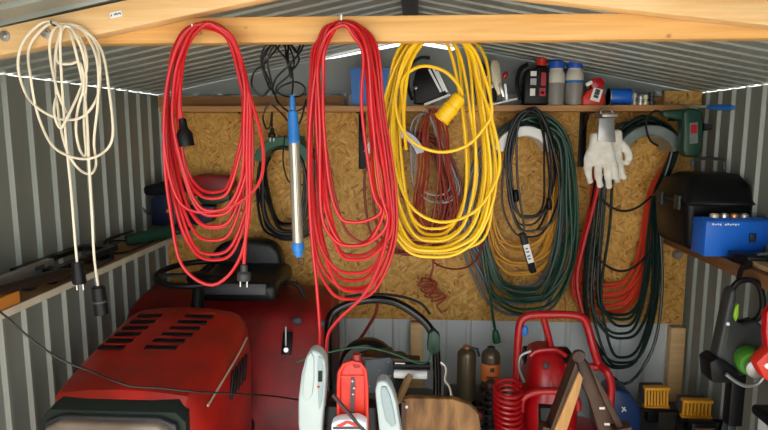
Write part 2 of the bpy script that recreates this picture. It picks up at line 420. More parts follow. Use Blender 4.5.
# ================================================================== CABLES ON THE TIE BEAM
# cream cord on the left rafter
Yw = 1.425
t = thing('extension_cable', 'cream extension cable hung in loose loops from the left rafter', 'cable', A(60, 27, Yw))
W = [(76, 263, 1.42), (75, 240), (71, 190), (66, 140), (62, 85), (60, 45), (60, 26),
     (44, 22), (24, 40), (18, 65), (25, 92), (38, 108), (60, 119), (82, 117), (97, 98), (100, 70), (96, 45), (82, 28), (62, 24),
     (46, 26), (29, 48), (31, 80), (38, 115), (52, 145), (72, 157), (92, 158), (108, 148), (113, 130), (109, 90), (102, 52), (86, 32), (64, 25),
     (52, 33), (50, 55), (57, 90), (66, 112), (58, 95), (54, 112), (60, 128), (67, 118), (80, 90), (87, 66), (82, 42), (66, 26),
     (57, 45), (58, 62), (70, 64), (80, 63), (84, 85), (78, 108), (76, 130), (80, 150), (86, 154), (84, 120), (86, 70), (76, 36), (63, 26),
     (55, 60), (58, 110), (66, 148), (78, 168), (90, 174), (96, 164), (94, 140), (98, 100), (97, 60), (84, 32), (68, 24),
     (74, 45), (83, 85), (87, 120), (89, 165), (92, 215), (94, 255), (98, 286)]
rnd = random.Random(3)
W = [(a[0], a[1], Yw + rnd.uniform(-.018, .016)) for a in W]
W[0] = (77, 262, 1.43); W[-1] = (98, 286, 1.41)
pts = cat_rom(P3(W, Yw), 6)
B().tube(pts, .0032, 7).build('cord', 'white', t)
pl = plug(t, pts[0], (.05, 0, -1), .056, .0165, 'black_pl', True, .8)
B().lathe([(.0125, 0), (.0165, .004), (.0175, .035), (.017, .072), (.0155, .073)], pts[-1], (.06, 0, -1), 20).build('socket', 'black_pl', t)
q = pts[-1] + V((.0022, 0, -.036)); B().lathe([(.0178, 0), (.0188, .001), (.0188, .005), (.0178, .006)], q, (.06, 0, -1), 20).build('socket_ring', 'charcoal', t)

# left red cable
Yr = 1.462
t = thing('extension_cable', 'red extension cable hung on the left of the tie beam with dangling black plugs', 'cable', A(201, 30, Yr))
inn = [(205, 28), (220, 32), (232, 48), (240, 80), (242, 115), (238, 150), (215, 186), (189, 165), (179, 120), (181, 75), (185, 50), (194, 33)]
out = [(205, 22), (224, 27), (240, 48), (252, 95), (257, 145), (252, 215), (214, 272), (177, 225), (162, 150), (165, 80), (170, 52), (185, 29)]
P = coil_pts(inn, out, 9, Yr, .05, 5, ts=[.0, .12, .28, .34, .42, .47, .55, .72, .82], jit=.10)
P += P3([(205, 24), (232, 36), (243, 75), (262, 140), (258, 185), (222, 210), (182, 205), (165, 150), (167, 85), (182, 37), (206, 24), (231, 38), (249, 95), (250, 150), (249, 215), (238, 262), (212, 285), (182, 265), (171, 215), (164, 150), (168, 80), (184, 36), (205, 25), (234, 42), (247, 90), (247, 150), (247, 210), (244, 264)], Yr - .02)
P = P3([(182, 120), (180, 95), (186, 50)], Yr - .01) + P
pts = cat_rom(P, 5)
B().tube(pts, .0043, 7).build('cord', 'red', t)
socket(t, pts[0] + V((0, 0, .004)), (.12, 0, -1), .068, .0195)
plug(t, pts[-1], (-.05, 0, -1), .042, .017, 'charcoal')

# middle red cable
t = thing('extension_cable', 'large red extension cable hung on the middle of the tie beam beside the yellow one', 'cable', A(344, 22, Yr))
inn = [(343, 28), (354, 35), (360, 58), (364, 110), (372, 190), (378, 205), (352, 215), (331, 180), (325, 120), (324, 70), (327, 50), (334, 34)]
out = [(343, 20), (364, 27), (377, 52), (384, 110), (396, 180), (397, 245), (352, 302), (314, 245), (307, 140), (311, 75), (314, 50), (325, 27)]
P = coil_pts(inn, out, 11, Yr, .06, 11, ts=[.05, .22, .34, .42, .5, .56, .62, .68, .74, .82, .95], jit=.16)
P += P3([(343, 24), (366, 42), (374, 110), (388, 200), (384, 250), (366, 292), (340, 318), (328, 335), (326, 362)], Yr - .015)
P = P3([(316, 365), (320, 340), (317, 290), (312, 240), (309, 180), (311, 110), (322, 45)], Yr - .02) + P
B().tube(cat_rom(P, 5), .0043, 7).build('cord', 'red', t)

# thinner red strand looping right of the lamp  (part of the dark red lead behind)
# yellow cable
Yy = 1.60
t = thing('extension_cable', 'bright yellow extension cable hung behind the tie beam with a yellow socket', 'cable', A(432, 34, Yy))
inn = [(432, 32), (452, 48), (463, 110), (466, 170), (458, 212), (432, 226), (412, 205), (404, 150), (404, 100), (414, 55)]
out = [(432, 26), (478, 48), (490, 110), (496, 180), (484, 232), (430, 256), (384, 215), (372, 165), (385, 100), (400, 50)]
P = coil_pts(inn, out, 10, Yy, .07, 23, ts=[.05, .15, .3, .45, .55, .65, .75, .82, .92, 1.0], jit=.12)
P += P3([(432, 30), (408, 52), (396, 90), (399, 122), (414, 143), (440, 152), (466, 146), (484, 128), (492, 110), (484, 75), (470, 45), (438, 30), (412, 50), (394, 100), (394, 160), (410, 205), (440, 222), (474, 212), (494, 185), (500, 160), (492, 120), (478, 80), (470, 50), (440, 31), (412, 60), (404, 110), (406, 150), (403, 110), (402, 82), (412, 70), (426, 66), (444, 71), (456, 82), (463, 95)], Yy - .045)
pts = cat_rom(P, 5)
B().tube(pts, .0043, 7).build('cord', 'yellow', t)
p0, p1 = A(460, 97, Yy - .045), A(441, 120, Yy - .05)
d = (p1 - p0).normalized(); L = (p1 - p0).length * 1.0
B().lathe([(.008, -.004), (.017, 0), (.019, L * .1), (.0195, L * .42), (.022, L * .44), (.0225, L * .52), (.021, L * .54), (.021, L * .92), (.0225, L * .93), (.0225, L), (.018, L), (.018, L * .9)], p0, d, 22).build('socket', 'yellow', t)
B().cyl(p0 + d * L * .9, p0 + d * L * .92, .0178).build('socket_face', 'amber', t)

# blue inspection lamp with its black cord
Yl = 1.60
t = thing('hand_lamp', 'blue handled tubular inspection lamp hanging by its black cord', 'lamp', A(293, 95, Yl))
a, b_, c_, e_ = A(292, 95, Yl), A(294, 143, Yl), A(298, 243, Yl), A(298.5, 257, Yl)
d = (b_ - a).normalized(); L = (b_ - a).length
B().lathe([(.005, 0), (.007, L * .1), (.0085, L * .32), (.0125, L * .34), (.0135, L * .4), (.0155, L * .93), (.0165, L * .95), (.0165, L)], a, d, 22).build('handle', 'blue_lamp', t)
B().cyl(b_, c_, .0148, n=22).build('tube', 'tube', t)
d2 = (c_ - b_).normalized()
g = B().box((b_ + c_) / 2 + V((-.006, .0085, 0)), (.02, .013, (c_ - b_).length * .98), (0, -.02, 0), bev=.003).build('reflector', 'dull_steel', t)
L2 = (e_ - c_).length
B().lathe([(.0165, -.002), (.0175, 0), (.0175, L2 * .5), (.013, L2 * .55), (.0125, L2 * .8), (.006, L2)], c_, d2, 22).build('end_cap', 'blue_lamp', t)
hk = P3([(298.5, 256), (299, 262), (302, 265), (304, 262), (303, 258), (298, 259)], Yl)
B().tube(cat_rom(hk, 4), .0014, 6).build('hanging_hook', 'dark_steel', t)
BL = [(292, 96), (293, 80), (290, 64), (280, 52), (276, 44), (282, 40), (294, 48), (299, 60), (291, 70), (286, 58), (284, 42), (272, 44), (264, 60), (266, 78), (271, 90), (276, 78), (288, 66), (300, 52), (303, 42), (290, 42), (288, 60), (291, 78), (289, 64), (282, 42), (266, 46), (261, 62), (270, 84), (262, 96), (252, 86), (254, 72), (264, 64), (274, 52), (285, 42), (294, 60), (290, 74), (276, 88), (285, 96), (300, 96), (305, 88), (296, 82), (282, 86), (274, 94), (272, 84), (268, 60), (276, 44), (288, 42), (296, 52), (300, 42), (284, 40), (266, 50), (262, 66), (268, 84), (274, 92), (278, 102), (290, 112), (303, 108), (306, 100), (300, 122), (292, 125), (283, 115), (270, 104), (263, 116), (266, 128), (270, 126), (272, 112), (272, 128)]
rnd = random.Random(8)
pts = cat_rom([A(x, y, 1.612 + rnd.uniform(-.02, .022)) for x, y in BL], 5)
pts[0] = V(a)
B().tube(pts, .0026, 6).build('cord', 'black', t)
plug(t, pts[-1], (-.03, 0, -1), .026, .010, 'black_pl')
pp = cat_rom(P3([(285, 135), (283, 160), (288, 180), (299, 186), (305, 182)], Yl + .03), 5)
B().tube(pp, .0022, 6).build('loose_cord_end', 'black', t)

# thin cable that sags across the tractor hood
cp = [AX(-30, 296, -1.12), AX(0, 312, -1.1), A(30, 338, 1.5), A(60, 359, 1.52), A(90, 371, 1.55), A(112, 380, 1.6), A(132, 386, 1.62), A(160, 388, 1.64), A(200, 392, 1.68), A(240, 394, 1.8), A(272, 396, 1.95), A(300, 400, 2.2)]
tag(B().tube(cat_rom(cp, 6), .0032, 6).build('thin_cable', 'black', origin=cp[3]), 'thin dark cable sagging in front of the tractor hood', 'cable')

# ================================================================== BACK WALL: HANGERS AND THEIR CABLES
def hanger(px, py, r, a0, a1, Y, label, m, depth=.17):
    """curved hose hanger: saddle band with a raised front flange and a wall plate"""
    c = A(px, py, Y); t = thing('hose_hanger', label, 'hanger', (c.x, 3.06, c.z), 'hose hangers on the chipboard')
    def arc(rad, y, k=22): return [V((c.x + rad * math.cos(R(a)), y, c.z + rad * math.sin(R(a)))) for a in [a0 + (a1 - a0) * i / k for i in range(k + 1)]]
    ro, ri = r, r * .70
    sec = [(ri, Y), (ri + .004, Y - .004), (ro - .004, Y - .004), (ro, Y), (ro, Y + depth), (ri, Y + depth)]
    k = 22; rings = []
    for i in range(k + 1):
        a = R(a0 + (a1 - a0) * i / k)
        rings.append([V((c.x + q * math.cos(a), y, c.z + q * math.sin(a))) for q, y in sec])
    B().rings(rings).build('saddle', m, t)
    B().box((c.x, 3.056, c.z + (ri + ro) / 2), (r * .9, .012, r * .28), bev=.003).build('wall_plate', m, t)
    B().box((c.x, (Y + 3.06) / 2, c.z + ri + .008), (r * .3, 3.06 - Y, .012), bev=.002).build('arm', m, t)
YH = 2.84
hanger(394, 160, .150, 15, 165, YH, 'grey metal hose hanger behind the yellow cable', 'dull_steel')
hanger(525, 159, .152, 18, 162, YH, 'white metal hose hanger carrying the black and green cables', 'white_pl')
hanger(650, 160, .160, 20, 160, YH, 'dull steel hose hanger beside the white gloves', 'dim_hanger')
hanger(283, 168, .150, 15, 165, YH, 'green plastic hose hanger behind the blue lamp', 'green_pl')

def coil(name, label, cat, inner, outer, n, Y, dy, seed, r, m, extra=None, pre=None, jit=.22, ts=None, part=None, group=None):
    P = coil_pts(inner, outer, n, Y, dy, seed, ts, jit)
    if extra: P += P3(extra, Y - dy / 2)
    if pre: P = P3(pre, Y - dy / 2) + P
    pts = cat_rom(P, 5)
    b = B().tube(pts, r, 7)
    if part is None:
        return tag(b.build(name, m, origin=P[0]), label, cat, group), pts
    t = thing(name, label, cat, P[0], group)
    b.build('cord', m, t); return t, pts

coil('cable_coil', 'black cable coil on the green hanger behind the blue lamp', 'cable',
     [(283, 147), (298, 160), (302, 190), (297, 215), (285, 225), (272, 205), (266, 175), (268, 155)],
     [(283, 142), (314, 150), (330, 180), (322, 215), (290, 243), (262, 225), (256, 185), (262, 152)], 9, 2.93, .06, 31, .007, 'black')
# hanger behind the yellow cable
coil('cable_coil', 'dark red cable coil hanging behind the yellow cable', 'cable',
     [(412, 142), (428, 150), (438, 180), (436, 215), (424, 228), (412, 215), (405, 180), (404, 152)],
     [(405, 134), (438, 142), (460, 180), (456, 225), (405, 262), (366, 230), (359, 170), (385, 138)], 10, 2.97, .05, 41, .0065, 'dark_red')
t = thing('cable_coil', 'brownish red cable bunch hanging from behind the yellow socket with a curled end', 'cable', A(433, 112, 2.86))
P = coil_pts([(432, 112), (438, 130), (436, 170), (440, 205), (430, 222), (424, 205), (428, 170), (427, 130)],
             [(433, 109), (446, 125), (450, 165), (462, 210), (432, 236), (412, 210), (420, 165), (422, 125)], 8, 2.86, .05, 43)
tail = [(432, 112), (440, 150), (436, 200), (430, 240), (432, 256), (433, 268), (430, 278)]
P += P3(tail, 2.85)
k = 60
for i in range(k):
    a = i / k * 2 * math.pi * 5.2; s = i / k
    P.append(A(424 + s * 14 + 7 * math.cos(a) + 3 * math.sin(2.3 * a), 280 + s * 20 + 5 * math.sin(a), 2.98 + .02 * math.sin(a * .5)))
P += P3([(437, 306), (442, 313)], 2.97)
B().tube(cat_rom(P, 3), .0048, 6).build('cord', 'brick_red', t)
coil('cable_coil', 'thin grey cable loop hanging behind the yellow cable', 'cable',
     [(424, 112), (432, 130), (446, 170), (450, 186), (436, 196), (418, 178), (414, 150), (414, 128)],
     [(426, 108), (440, 130), (456, 172), (460, 192), (440, 206), (412, 184), (409, 150), (412, 122)], 3, 2.88, .03, 47, .0045, 'grey_rub')
pts = curve([(433, 262), (443, 267), (458, 269), (472, 264), (481, 250), (486, 225), (487, 200), (482, 150)], 2.86)
tag(B().tube(pts, .0045, 6).build('loose_cable', 'dark_red', origin=pts[0]), 'single dark red cable sagging right of the curled cable end', 'cable')
pts = curve([(380, 255), (378, 290), (376, 312), (366, 330), (358, 342), (352, 356)], 2.75)
tag(B().tube(pts, .008, 7).build('loose_cable', 'dark_red', origin=pts[0]), 'thick dark red cable end hanging down behind the black handlebar', 'cable')
pts = curve([(320, 120), (323, 130), (330, 170), (336, 200), (346, 230), (362, 242), (372, 236)], 2.9)
tag(B().tube(pts, .0065, 7).build('loose_cable', 'red', origin=pts[0]), 'single red cable running down the chipboard behind the middle red coil', 'cable')

# white hanger: amber, green, blue-grey, thin black
coil('cable_coil', 'amber cable coil showing below the black power adapter', 'cable',
     [(525, 127), (552, 142), (552, 190), (545, 228), (520, 244), (498, 228), (492, 190), (505, 150)],
     [(525, 122), (556, 140), (566, 190), (560, 240), (520, 278), (488, 250), (482, 190), (496, 145)], 9, 3.005, .03, 53, .0068, 'amber')
coil('cable_coil', 'blue grey cable coil on the white hanger, hanging lowest on its left', 'cable',
     [(520, 127), (556, 142), (560, 200), (552, 255), (522, 285), (490, 262), (474, 215), (492, 150)],
     [(520, 120), (566, 138), (576, 200), (568, 265), (522, 316), (478, 285), (458, 225), (478, 150)], 6, 2.965, .03, 57, .0072, 'bluegrey')
t, pts = coil('cable_coil', 'dark green cable coil on the white hanger with a green plug', 'cable',
     [(528, 126), (558, 142), (562, 200), (556, 250), (530, 285), (498, 270), (486, 215), (500, 150)],
     [(528, 112), (566, 132), (578, 190), (576, 260), (530, 312), (490, 290), (480, 225), (490, 146)], 9, 2.915, .035, 61, .0072, 'dgreen',
     extra=[(520, 130), (494, 150), (486, 200), (484, 240), (489, 280), (492, 310), (495, 330)], part=True)
B().lathe([(.009, 0), (.014, .004), (.018, .025), (.02, .03), (.02, .065), (.012, .068)], pts[-1], (.18, 0, -1), 16).build('plug', 'green', t)
t, pts = coil('power_cable', 'thin black power cable coil with an adapter block hung on the white hanger', 'cable',
     [(532, 112), (541, 130), (546, 170), (541, 200), (526, 214), (513, 190), (512, 150), (520, 122)],
     [(532, 107), (550, 125), (562, 175), (556, 212), (528, 238), (505, 205), (504, 155), (514, 118)], 7, 2.82, .03, 67, .0052, 'black',
     extra=[(532, 110), (518, 125), (517, 170), (520, 200), (524, 225), (523, 234)], part=True)
a, b_ = A(522, 233, 2.80), A(533, 272, 2.80)
B().bar(a, b_, .05, .03, (0, -1, 0), bev=.005).build('adapter_block', 'black_pl', t).name = 'adapter_block'
ad = t.children[-1]
m_ = (a + b_) / 2; d = (b_ - a).normalized()
lb = B().bar(m_ - d * .045 + V((0, -.026, 0)), m_ + d * .045 + V((0, -.026, 0)), .002, .028, (0, -1, 0)).build('rating_label', 'white_pl', ad)
for q in (-.028, -.012, .008, .022):
    B().bar(m_ + d * q + V((-.002, -.0275, 0)), m_ + d * (q + .006) + V((-.002, -.0275, 0)), .0006, .017 - abs(q) * .2, (0, -1, 0)).build('print_mark', 'ink', lb)
for px, py in ((516, 196), (549, 204)):
    p = A(px, py, 2.80); B().lathe([(.007, -.03), (.013, -.022), (.013, .02), (.008, .028)], p, (.1, 0, -1), 12).build('connector', 'black_pl', t)

# steel hanger on the right: red and dark green coils that swing behind the gloves
coil('cable_coil', 'red cable coil hanging from behind the gloves to the steel hanger', 'cable',
     [(648, 128), (672, 146), (649, 195), (640, 250), (612, 284), (583, 262), (592, 215), (606, 160), (622, 136)],
     [(650, 122), (676, 146), (655, 200), (646, 270), (606, 314), (570, 290), (584, 225), (600, 160), (620, 132)], 10, 3.0, .035, 71, .0075, 'orange_red')
t, pts = coil('cable_coil', 'blackish green cable coil hanging lowest below the white gloves', 'cable',
     [(648, 127), (674, 146), (652, 200), (643, 280), (622, 314), (605, 290), (611, 225), (613, 165), (624, 138)],
     [(650, 116), (680, 142), (662, 200), (658, 300), (622, 374), (586, 310), (587, 225), (600, 155), (620, 126)], 9, 2.93, .045, 73, .0072, 'blackgreen',
     extra=[(650, 120), (672, 145), (660, 200), (662, 290), (652, 350), (624, 384), (596, 350), (586, 300), (590, 240), (596, 190), (604, 150)], part=True)
for nm, q, lb in (('loose_cable', [(600, 198), (611, 207), (624, 211), (638, 207), (652, 196)], 'short black cable sagging between the hanging green strands just below the gloves'),
                  ('loose_cable', [(596, 256), (607, 266), (620, 271), (634, 267), (650, 252)], 'short black cable sagging across the red coil')):
    pts = curve(q, 2.9); tag(B().tube(pts, .006, 7).build(nm, 'black', origin=pts[0]), lb, 'cable')
coil('cable_coil', 'thick red hose running down from behind the gloves into the red machine', 'hose',
     [(604, 160), (594, 200), (582, 240), (575, 280), (578, 320), (592, 350)],
     [(606, 160), (598, 205), (587, 245), (579, 282), (584, 320), (598, 352)], 1, 2.87, .02, 79, .011, 'mach_red')

# ================================================================== THINGS ON THE PLANK SHELF
ZS = 1.7152
def on(px, Y): return A(px, 108, Y).x
def span(x0, x1, Y): return (A(x0, 100, Y).x + A(x1, 100, Y).x) / 2, A(x1, 100, Y).x - A(x0, 100, Y).x
def hgt(py, Y): return A(400, py, Y).z - ZS
# blue crate
x, wd = span(352, 391, 2.98); h = hgt(68, 2.92)
t = thing('storage_tub', 'open blue plastic tub on the plank shelf behind the middle red cable', 'tub', (x, 2.97, ZS))
b = B(); k = .007
def ringq(z, s, y=.055): return [(x - wd / 2 * s, 2.97 - y * s, z), (x + wd / 2 * s, 2.97 - y * s, z), (x + wd / 2 * s, 2.97 + y * s, z), (x - wd / 2 * s, 2.97 + y * s, z)]
b.rings([ringq(ZS, .92), ringq(ZS + h, 1), ringq(ZS + h, .93), ringq(ZS + .01, .86)]); b.build('shell', 'blue_pl', t)
bb = B(); bb.rings([ringq(ZS + h - .012, 1.03), ringq(ZS + h, 1.03), ringq(ZS + h, .95), ringq(ZS + h - .012, .95)], cap=False, closed=True); bb.build('rim', 'blue_pl', t)
p = A(374, 63, 2.95); q = A(389, 56, 2.95)
o = B().lathe([(.008, 0), (.011, .01), (.011, .08), (.007, .1)], p + V((-.045, 0, -.085)), (1, 0, .9), 12).build('rasp', 'brick_red', origin=p)
tag(o, 'small brownish tool handle sticking out of the blue tub', 'tool')

# router / planer, black with a pale sole plate
t = thing('electric_planer', 'black power tool with a pale sole plate tilted on the shelf behind the yellow cable', 'power tool', A(432, 107, 2.93))
a, b_ = A(424, 105, 2.92), A(450, 95, 2.92)
B().bar(a, b_, .012, .09, (0, 0, 1), bev=.003).build('sole_plate', 'white_pl', t)
B().prism(P3([(414, 104), (413, 84), (416, 70), (424, 64), (432, 66), (441, 76), (448, 90), (447, 96), (424, 104)], 2.89), (0, .075, 0), bev=.012).build('body', 'black_pl', t)
for i, (u, v) in enumerate((((429, 69), (441, 92)), ((433, 68), (444, 91)), ((437, 71), (447, 92)))):
    B().bar(A(*u, 2.883), A(*v, 2.883), .012, .010, (0, -1, 0)).build('guide_rod', 'steel', t)
B().ball(A(416, 88, 2.875), .012).build('screw_head', 'steel', t)
B().tube(curve([(412, 100), (408, 84), (411, 66), (420, 58), (430, 58)], 2.91), .008, 8).build('handle', 'black_pl', t)

# jigsaw
t = thing('jigsaw', 'black jigsaw with a white sole plate standing left of the black bottle', 'power tool', A(498, 107, 2.93))
B().bar(A(488, 105.5, 2.92), A(516, 99, 2.92), .008, .075, (0, 0, 1), bev=.002).build('sole_plate', 'white_pl', t)
B().prism(P3([(478, 104), (474, 88), (473, 70), (476, 61), (482, 60), (486, 66), (487, 76), (492, 82), (497, 92), (497, 101), (488, 104)], 2.89), (0, .06, 0), bev=.010).build('body', 'black_pl', t)
B().prism(P3([(492, 84), (490, 68), (491, 60), (497, 59), (500, 64), (502, 78), (504, 92), (498, 96)], 2.90), (0, .05, 0), bev=.010).build('gear_housing', 'cream', t)
B().ball(A(505, 75, 2.91), .012, (1, 1, 1.6), (0, .4, 0)).build('switch', 'mach_red', t)
for u, v in (((484, 79), (489, 77)), ((487, 88), (493, 86))):
    B().bar(A(*u, 2.882), A(*v, 2.882), .008, .016, (0, -1, 0)).build('badge', 'white_pl', t)
B().bar(A(500, 84, 2.89), A(504, 97, 2.89), .012, .014, (0, -1, 0), bev=.002).build('blade_clamp', 'steel', t)
B().bar(A(505, 84, 2.9), A(507, 102, 2.9), .006, .010, (0, -1, 0)).build('saw_blade', 'steel', t)

# black bottle with a red cap
def lath_bottle(name, label, x0, x1, py_top, Y, prof, m, group=None):
    x, wd = span(x0, x1, Y); h = hgt(py_top, Y)
    t = thing(name, label, 'bottle', (x, Y, ZS), group)
    B().lathe([(r * wd / 2, z * h) for r, z in prof], (x, Y, ZS), n=26).build('body', m, t)
    return t, x, wd, h
x, wd = span(522, 547, 2.94); h = hgt(60, 2.94)
t = thing('oil_can', 'black oil can with a red cap and label on the plank shelf', 'bottle', (x, 2.94, ZS))
B().prism([(x - wd * .5, 2.905, ZS), (x + wd * .5, 2.905, ZS), (x + wd * .5, 2.905, ZS + h * .68), (x + wd * .42, 2.905, ZS + h * .84), (x + wd * .05, 2.905, ZS + h * .86), (x - wd * .1, 2.905, ZS + h * .8), (x - wd * .42, 2.905, ZS + h * .76), (x - wd * .5, 2.905, ZS + h * .6)], (0, .07, 0), bev=.012, seg=3).build('body', 'black_pl', t)
B().lathe([(.024, 0), (.024, .034), (.02, .037)], (x + wd * .22, 2.94, ZS + h * .85), n=20).build('cap', 'signal_red', t)
l = B().box((x + wd * .10, 2.9035, ZS + h * .42), (wd * .62, .002, h * .5)).build('label', 'black_pl', t)
for dx, dz, sx, sz, m in ((-.03, .055, .03, .022, 'white_pl'), (-.03, .018, .03, .03, 'dull_steel'), (-.032, -.03, .026, .034, 'white_pl'), (.022, .03, .022, .06, 'mach_red'), (.018, -.03, .03, .036, 'mach_red'), (.018, -.032, .016, .010, 'white_pl')):
    B().box((x + wd * .10 + dx * .9, 2.902, ZS + h * .42 + dz), (sx * .9, .002, sz)).build('print_mark', m, l)
B().tube(curve([(521, 100), (517, 84), (520, 70), (528, 64)], 2.94), .010, 8).build('handle', 'black_pl', t)

for x0, x1, lb in ((546, 564, 'left milky bottle with a blue cap, half full of dark fluid'), (564.5, 582.5, 'right milky bottle with a blue cap, beside the red bottle')):
    t, x, wd, h = lath_bottle('bottle', lb, x0, x1, 62, 2.94, [(.86, 0), (.98, .02), (1, .05), (1, .62), (.97, .70), (.82, .76), (.74, .79), (.74, .84)], 'bottle', 'blue capped bottles on the plank shelf')
    B().lathe([(wd * .502, h * .03), (wd * .503, h * .035), (wd * .503, h * .5), (wd * .502, h * .505)], (x, 2.94, ZS), n=26).build('fluid', 'bottle_fill', t)
    B().lathe([(wd * .40, h * .83), (wd * .43, h * .84), (wd * .43, h * .985), (wd * .38, h)], (x, 2.94, ZS), n=24).build('cap', 'blue_cap', t)
    if x0 > 550:
        B().lathe([(wd * .504, h * .5), (wd * .504, h * .56)], (x, 2.94, ZS), n=26).build('label_band', 'blue_pl', t)

# red bottle with a bent neck
x, wd = span(582, 606, 2.92)
t = thing('cleaner_bottle', 'squat red bottle with a tilted white label beside the blue tin', 'bottle', (x, 2.92, ZS))
B().prism(P3([(582, 106.5), (583, 96), (588, 90), (595, 87), (603, 90), (606, 98), (604.5, 106.5)], 2.89), (0, .06, 0), bev=.010, seg=3).build('body', 'signal_red', t)
B().prism(P3([(593, 90), (590, 82), (594, 78), (602, 77), (605, 82), (603, 91)], 2.90), (0, .045, 0), bev=.008).build('spray_head', 'mach_red', t)
B().bar(A(586, 85, 2.89), A(592, 82, 2.89), .02, .018, (0, -1, 0), bev=.003).build('nozzle', 'white_pl', t)
l = B().bar(A(594.5, 101, 2.886), A(598.5, 88.5, 2.886), .002, .044, (0, -1, 0)).build('label', 'white_pl', t)
for f in (.25, .5, .72):
    p = A(594.5 + 4 * f, 101 - 12.5 * f, 2.8835); B().bar(p, p + V((.004, 0, .012)), .001, .022, (0, -1, 0)).build('print_mark', 'ink', l)

# blue tin on its side
x, wd = span(608, 630, 2.95); h = hgt(89, 2.92)
t = thing('paint_tin', 'blue tin lying beside the red bottle on the plank shelf', 'tin', (x, 2.95, ZS))
B().lathe([(h / 2 * .97, 0), (h / 2, .003), (h / 2, wd * .96), (h / 2 * .97, wd)], (x - wd / 2, 2.95, ZS + h / 2), (1, 0, 0), 24).build('body', 'blue_box', t)
for q in (0, wd * .97): B().lathe([(h / 2 * 1.03, 0), (h / 2 * 1.03, .005)], (x - wd / 2 + q, 2.95, ZS + h / 2), (1, 0, 0), 24).build('rim', 'steel', t)
# loose metal bits and the screwdriver
rnd = random.Random(4)
bits = [('pipe_fitting', 'dull pipe fitting standing next to the blue tin', 'dull_steel', 634, 2.93, .022, .055), ('pipe_fitting', 'shiny pipe fitting right of the dull one', 'steel', 640, 2.91, .015, .04),
        ('hose_coupling', 'cream hose coupling among the metal fittings', 'cream', 645, 2.9, .014, .045), ('hose_coupling', 'dark hose coupling leaning among the metal fittings', 'dark_steel', 651, 2.92, .018, .06)]
for nm, lb, m, px, Y, r, h in bits:
    b = B().lathe([(r, 0), (r, h * .3), (r * .6, h * .36), (r * .6, h * .6), (r * .85, h * .66), (r * .85, h)], (on(px, Y), Y, ZS), n=14)
    tag(b.build(nm, m, origin=(on(px, Y), Y, ZS)), lb, 'fitting', 'metal fittings on the plank shelf')
p = A(656, 98, 2.96); tag(B().box((p.x, 2.98, ZS + .022), (.07, .05, .044), (0, .0, .3), bev=.008).build('sanding_block', 'shelf_brown', origin=(p.x, 2.98, ZS)), 'brown block behind the metal fittings on the plank shelf', 'block')
t = thing('screwdriver', 'long screwdriver with a blue handle poking past the plank shelf end', 'screwdriver', A(700, 105, 2.9))
a, b_, c_ = V((1.165, 2.985, 1.722)), A(708, 107, 2.77), A(733, 107.5, 2.62)
B().cyl(a, b_, .0055, n=10).build('shaft', 'cream', t)
d = c_ - b_; L = d.length
B().lathe([(.006, 0), (.011, .004), (.0105, L * .25), (.013, L * .35), (.013, L * .85), (.009, L)], b_, d, 14).build('handle', 'blue_pl', t)

# ================================================================== WHITE GLOVES IN A CLIP
def glove(label, pts_palm, fingers, Y, thick, cuff, parent_clip=None):
    b = B()
    b.prism(P3(pts_palm, Y), (0, thick, 0), bev=thick * .42, seg=3)
    for f in fingers:
        q = P3(f[:-1], Y + thick * .5); rr = f[-1]
        n = len(q); b.tube(cat_rom(q, 4), [rr * (1 if i < (n - 1) * 4 - 2 else .8) for i in range((n - 1) * 4 + 1)], 10)
        b.ball(q[-1], rr * .86)
    o = b.build('work_glove', 'glove', origin=A(*pts_palm[0], Y))
    md = o.modifiers.new('remesh', 'REMESH'); md.mode = 'VOXEL'; md.voxel_size = .0042
    sm = o.modifiers.new('smooth', 'SMOOTH'); sm.iterations = 4; sm.factor = .5
    dg = bpy.context.evaluated_depsgraph_get(); me = bpy.data.meshes.new_from_object(o.evaluated_get(dg))
    o.modifiers.clear(); o.data = me
    for p in me.polygons: p.use_smooth = True
    return tag(o, label, 'glove', 'white cotton gloves')
glove('front white cotton glove hanging fingers down from the grey clip',
      [(592, 132), (610, 133), (614, 146), (617, 158), (616, 166), (588, 166), (586, 158), (590, 146)],
      [[(591, 160), (588, 170), (590, 181), .017], [(599, 162), (598, 174), (600, 185), .018], [(607, 162), (608, 174), (609, 186), .018], [(613, 160), (615, 170), (616, 178), .016], [(590, 150), (587, 158), (586, 168), .015]], 2.765, .045, None)
glove('rear white cotton glove with its thumb out to the right',
      [(604, 130), (623, 129), (624, 140), (623, 150), (624, 160), (620, 166), (604, 166), (603, 146)],
      [[(606, 160), (606, 170), (607, 178), .016], [(613, 160), (615, 172), (617, 180), .017], [(619, 160), (621, 170), (624, 177), .016], [(621, 143), (627, 150), (629, 157), (627, 162), .019]], 2.815, .04, None)
t = thing('clip', 'grey bulldog clip on the plank shelf edge holding the white gloves', 'clip', A(607, 118, 2.8))
B().prism(P3([(599, 118), (614, 118), (616, 142), (598, 141)], 2.752), (0, .012, 0), bev=.002).build('front_jaw', 'dull_steel', t)
B().prism(P3([(600, 117), (614, 117), (615, 140), (599, 140)], 2.862), (0, .006, 0), bev=.002).build('rear_jaw', 'dull_steel', t)
B().box((A(607, 116, 2.8).x, 2.818, A(607, 115.5, 2.8).z), (.07, .13, .016), bev=.003).build('spring_bridge', 'dull_steel', t)
B().tube(curve([(602, 116), (601, 111), (606, 109), (612, 111), (611, 116)], 2.79), .003, 8).build('wire_loop', 'steel', t)

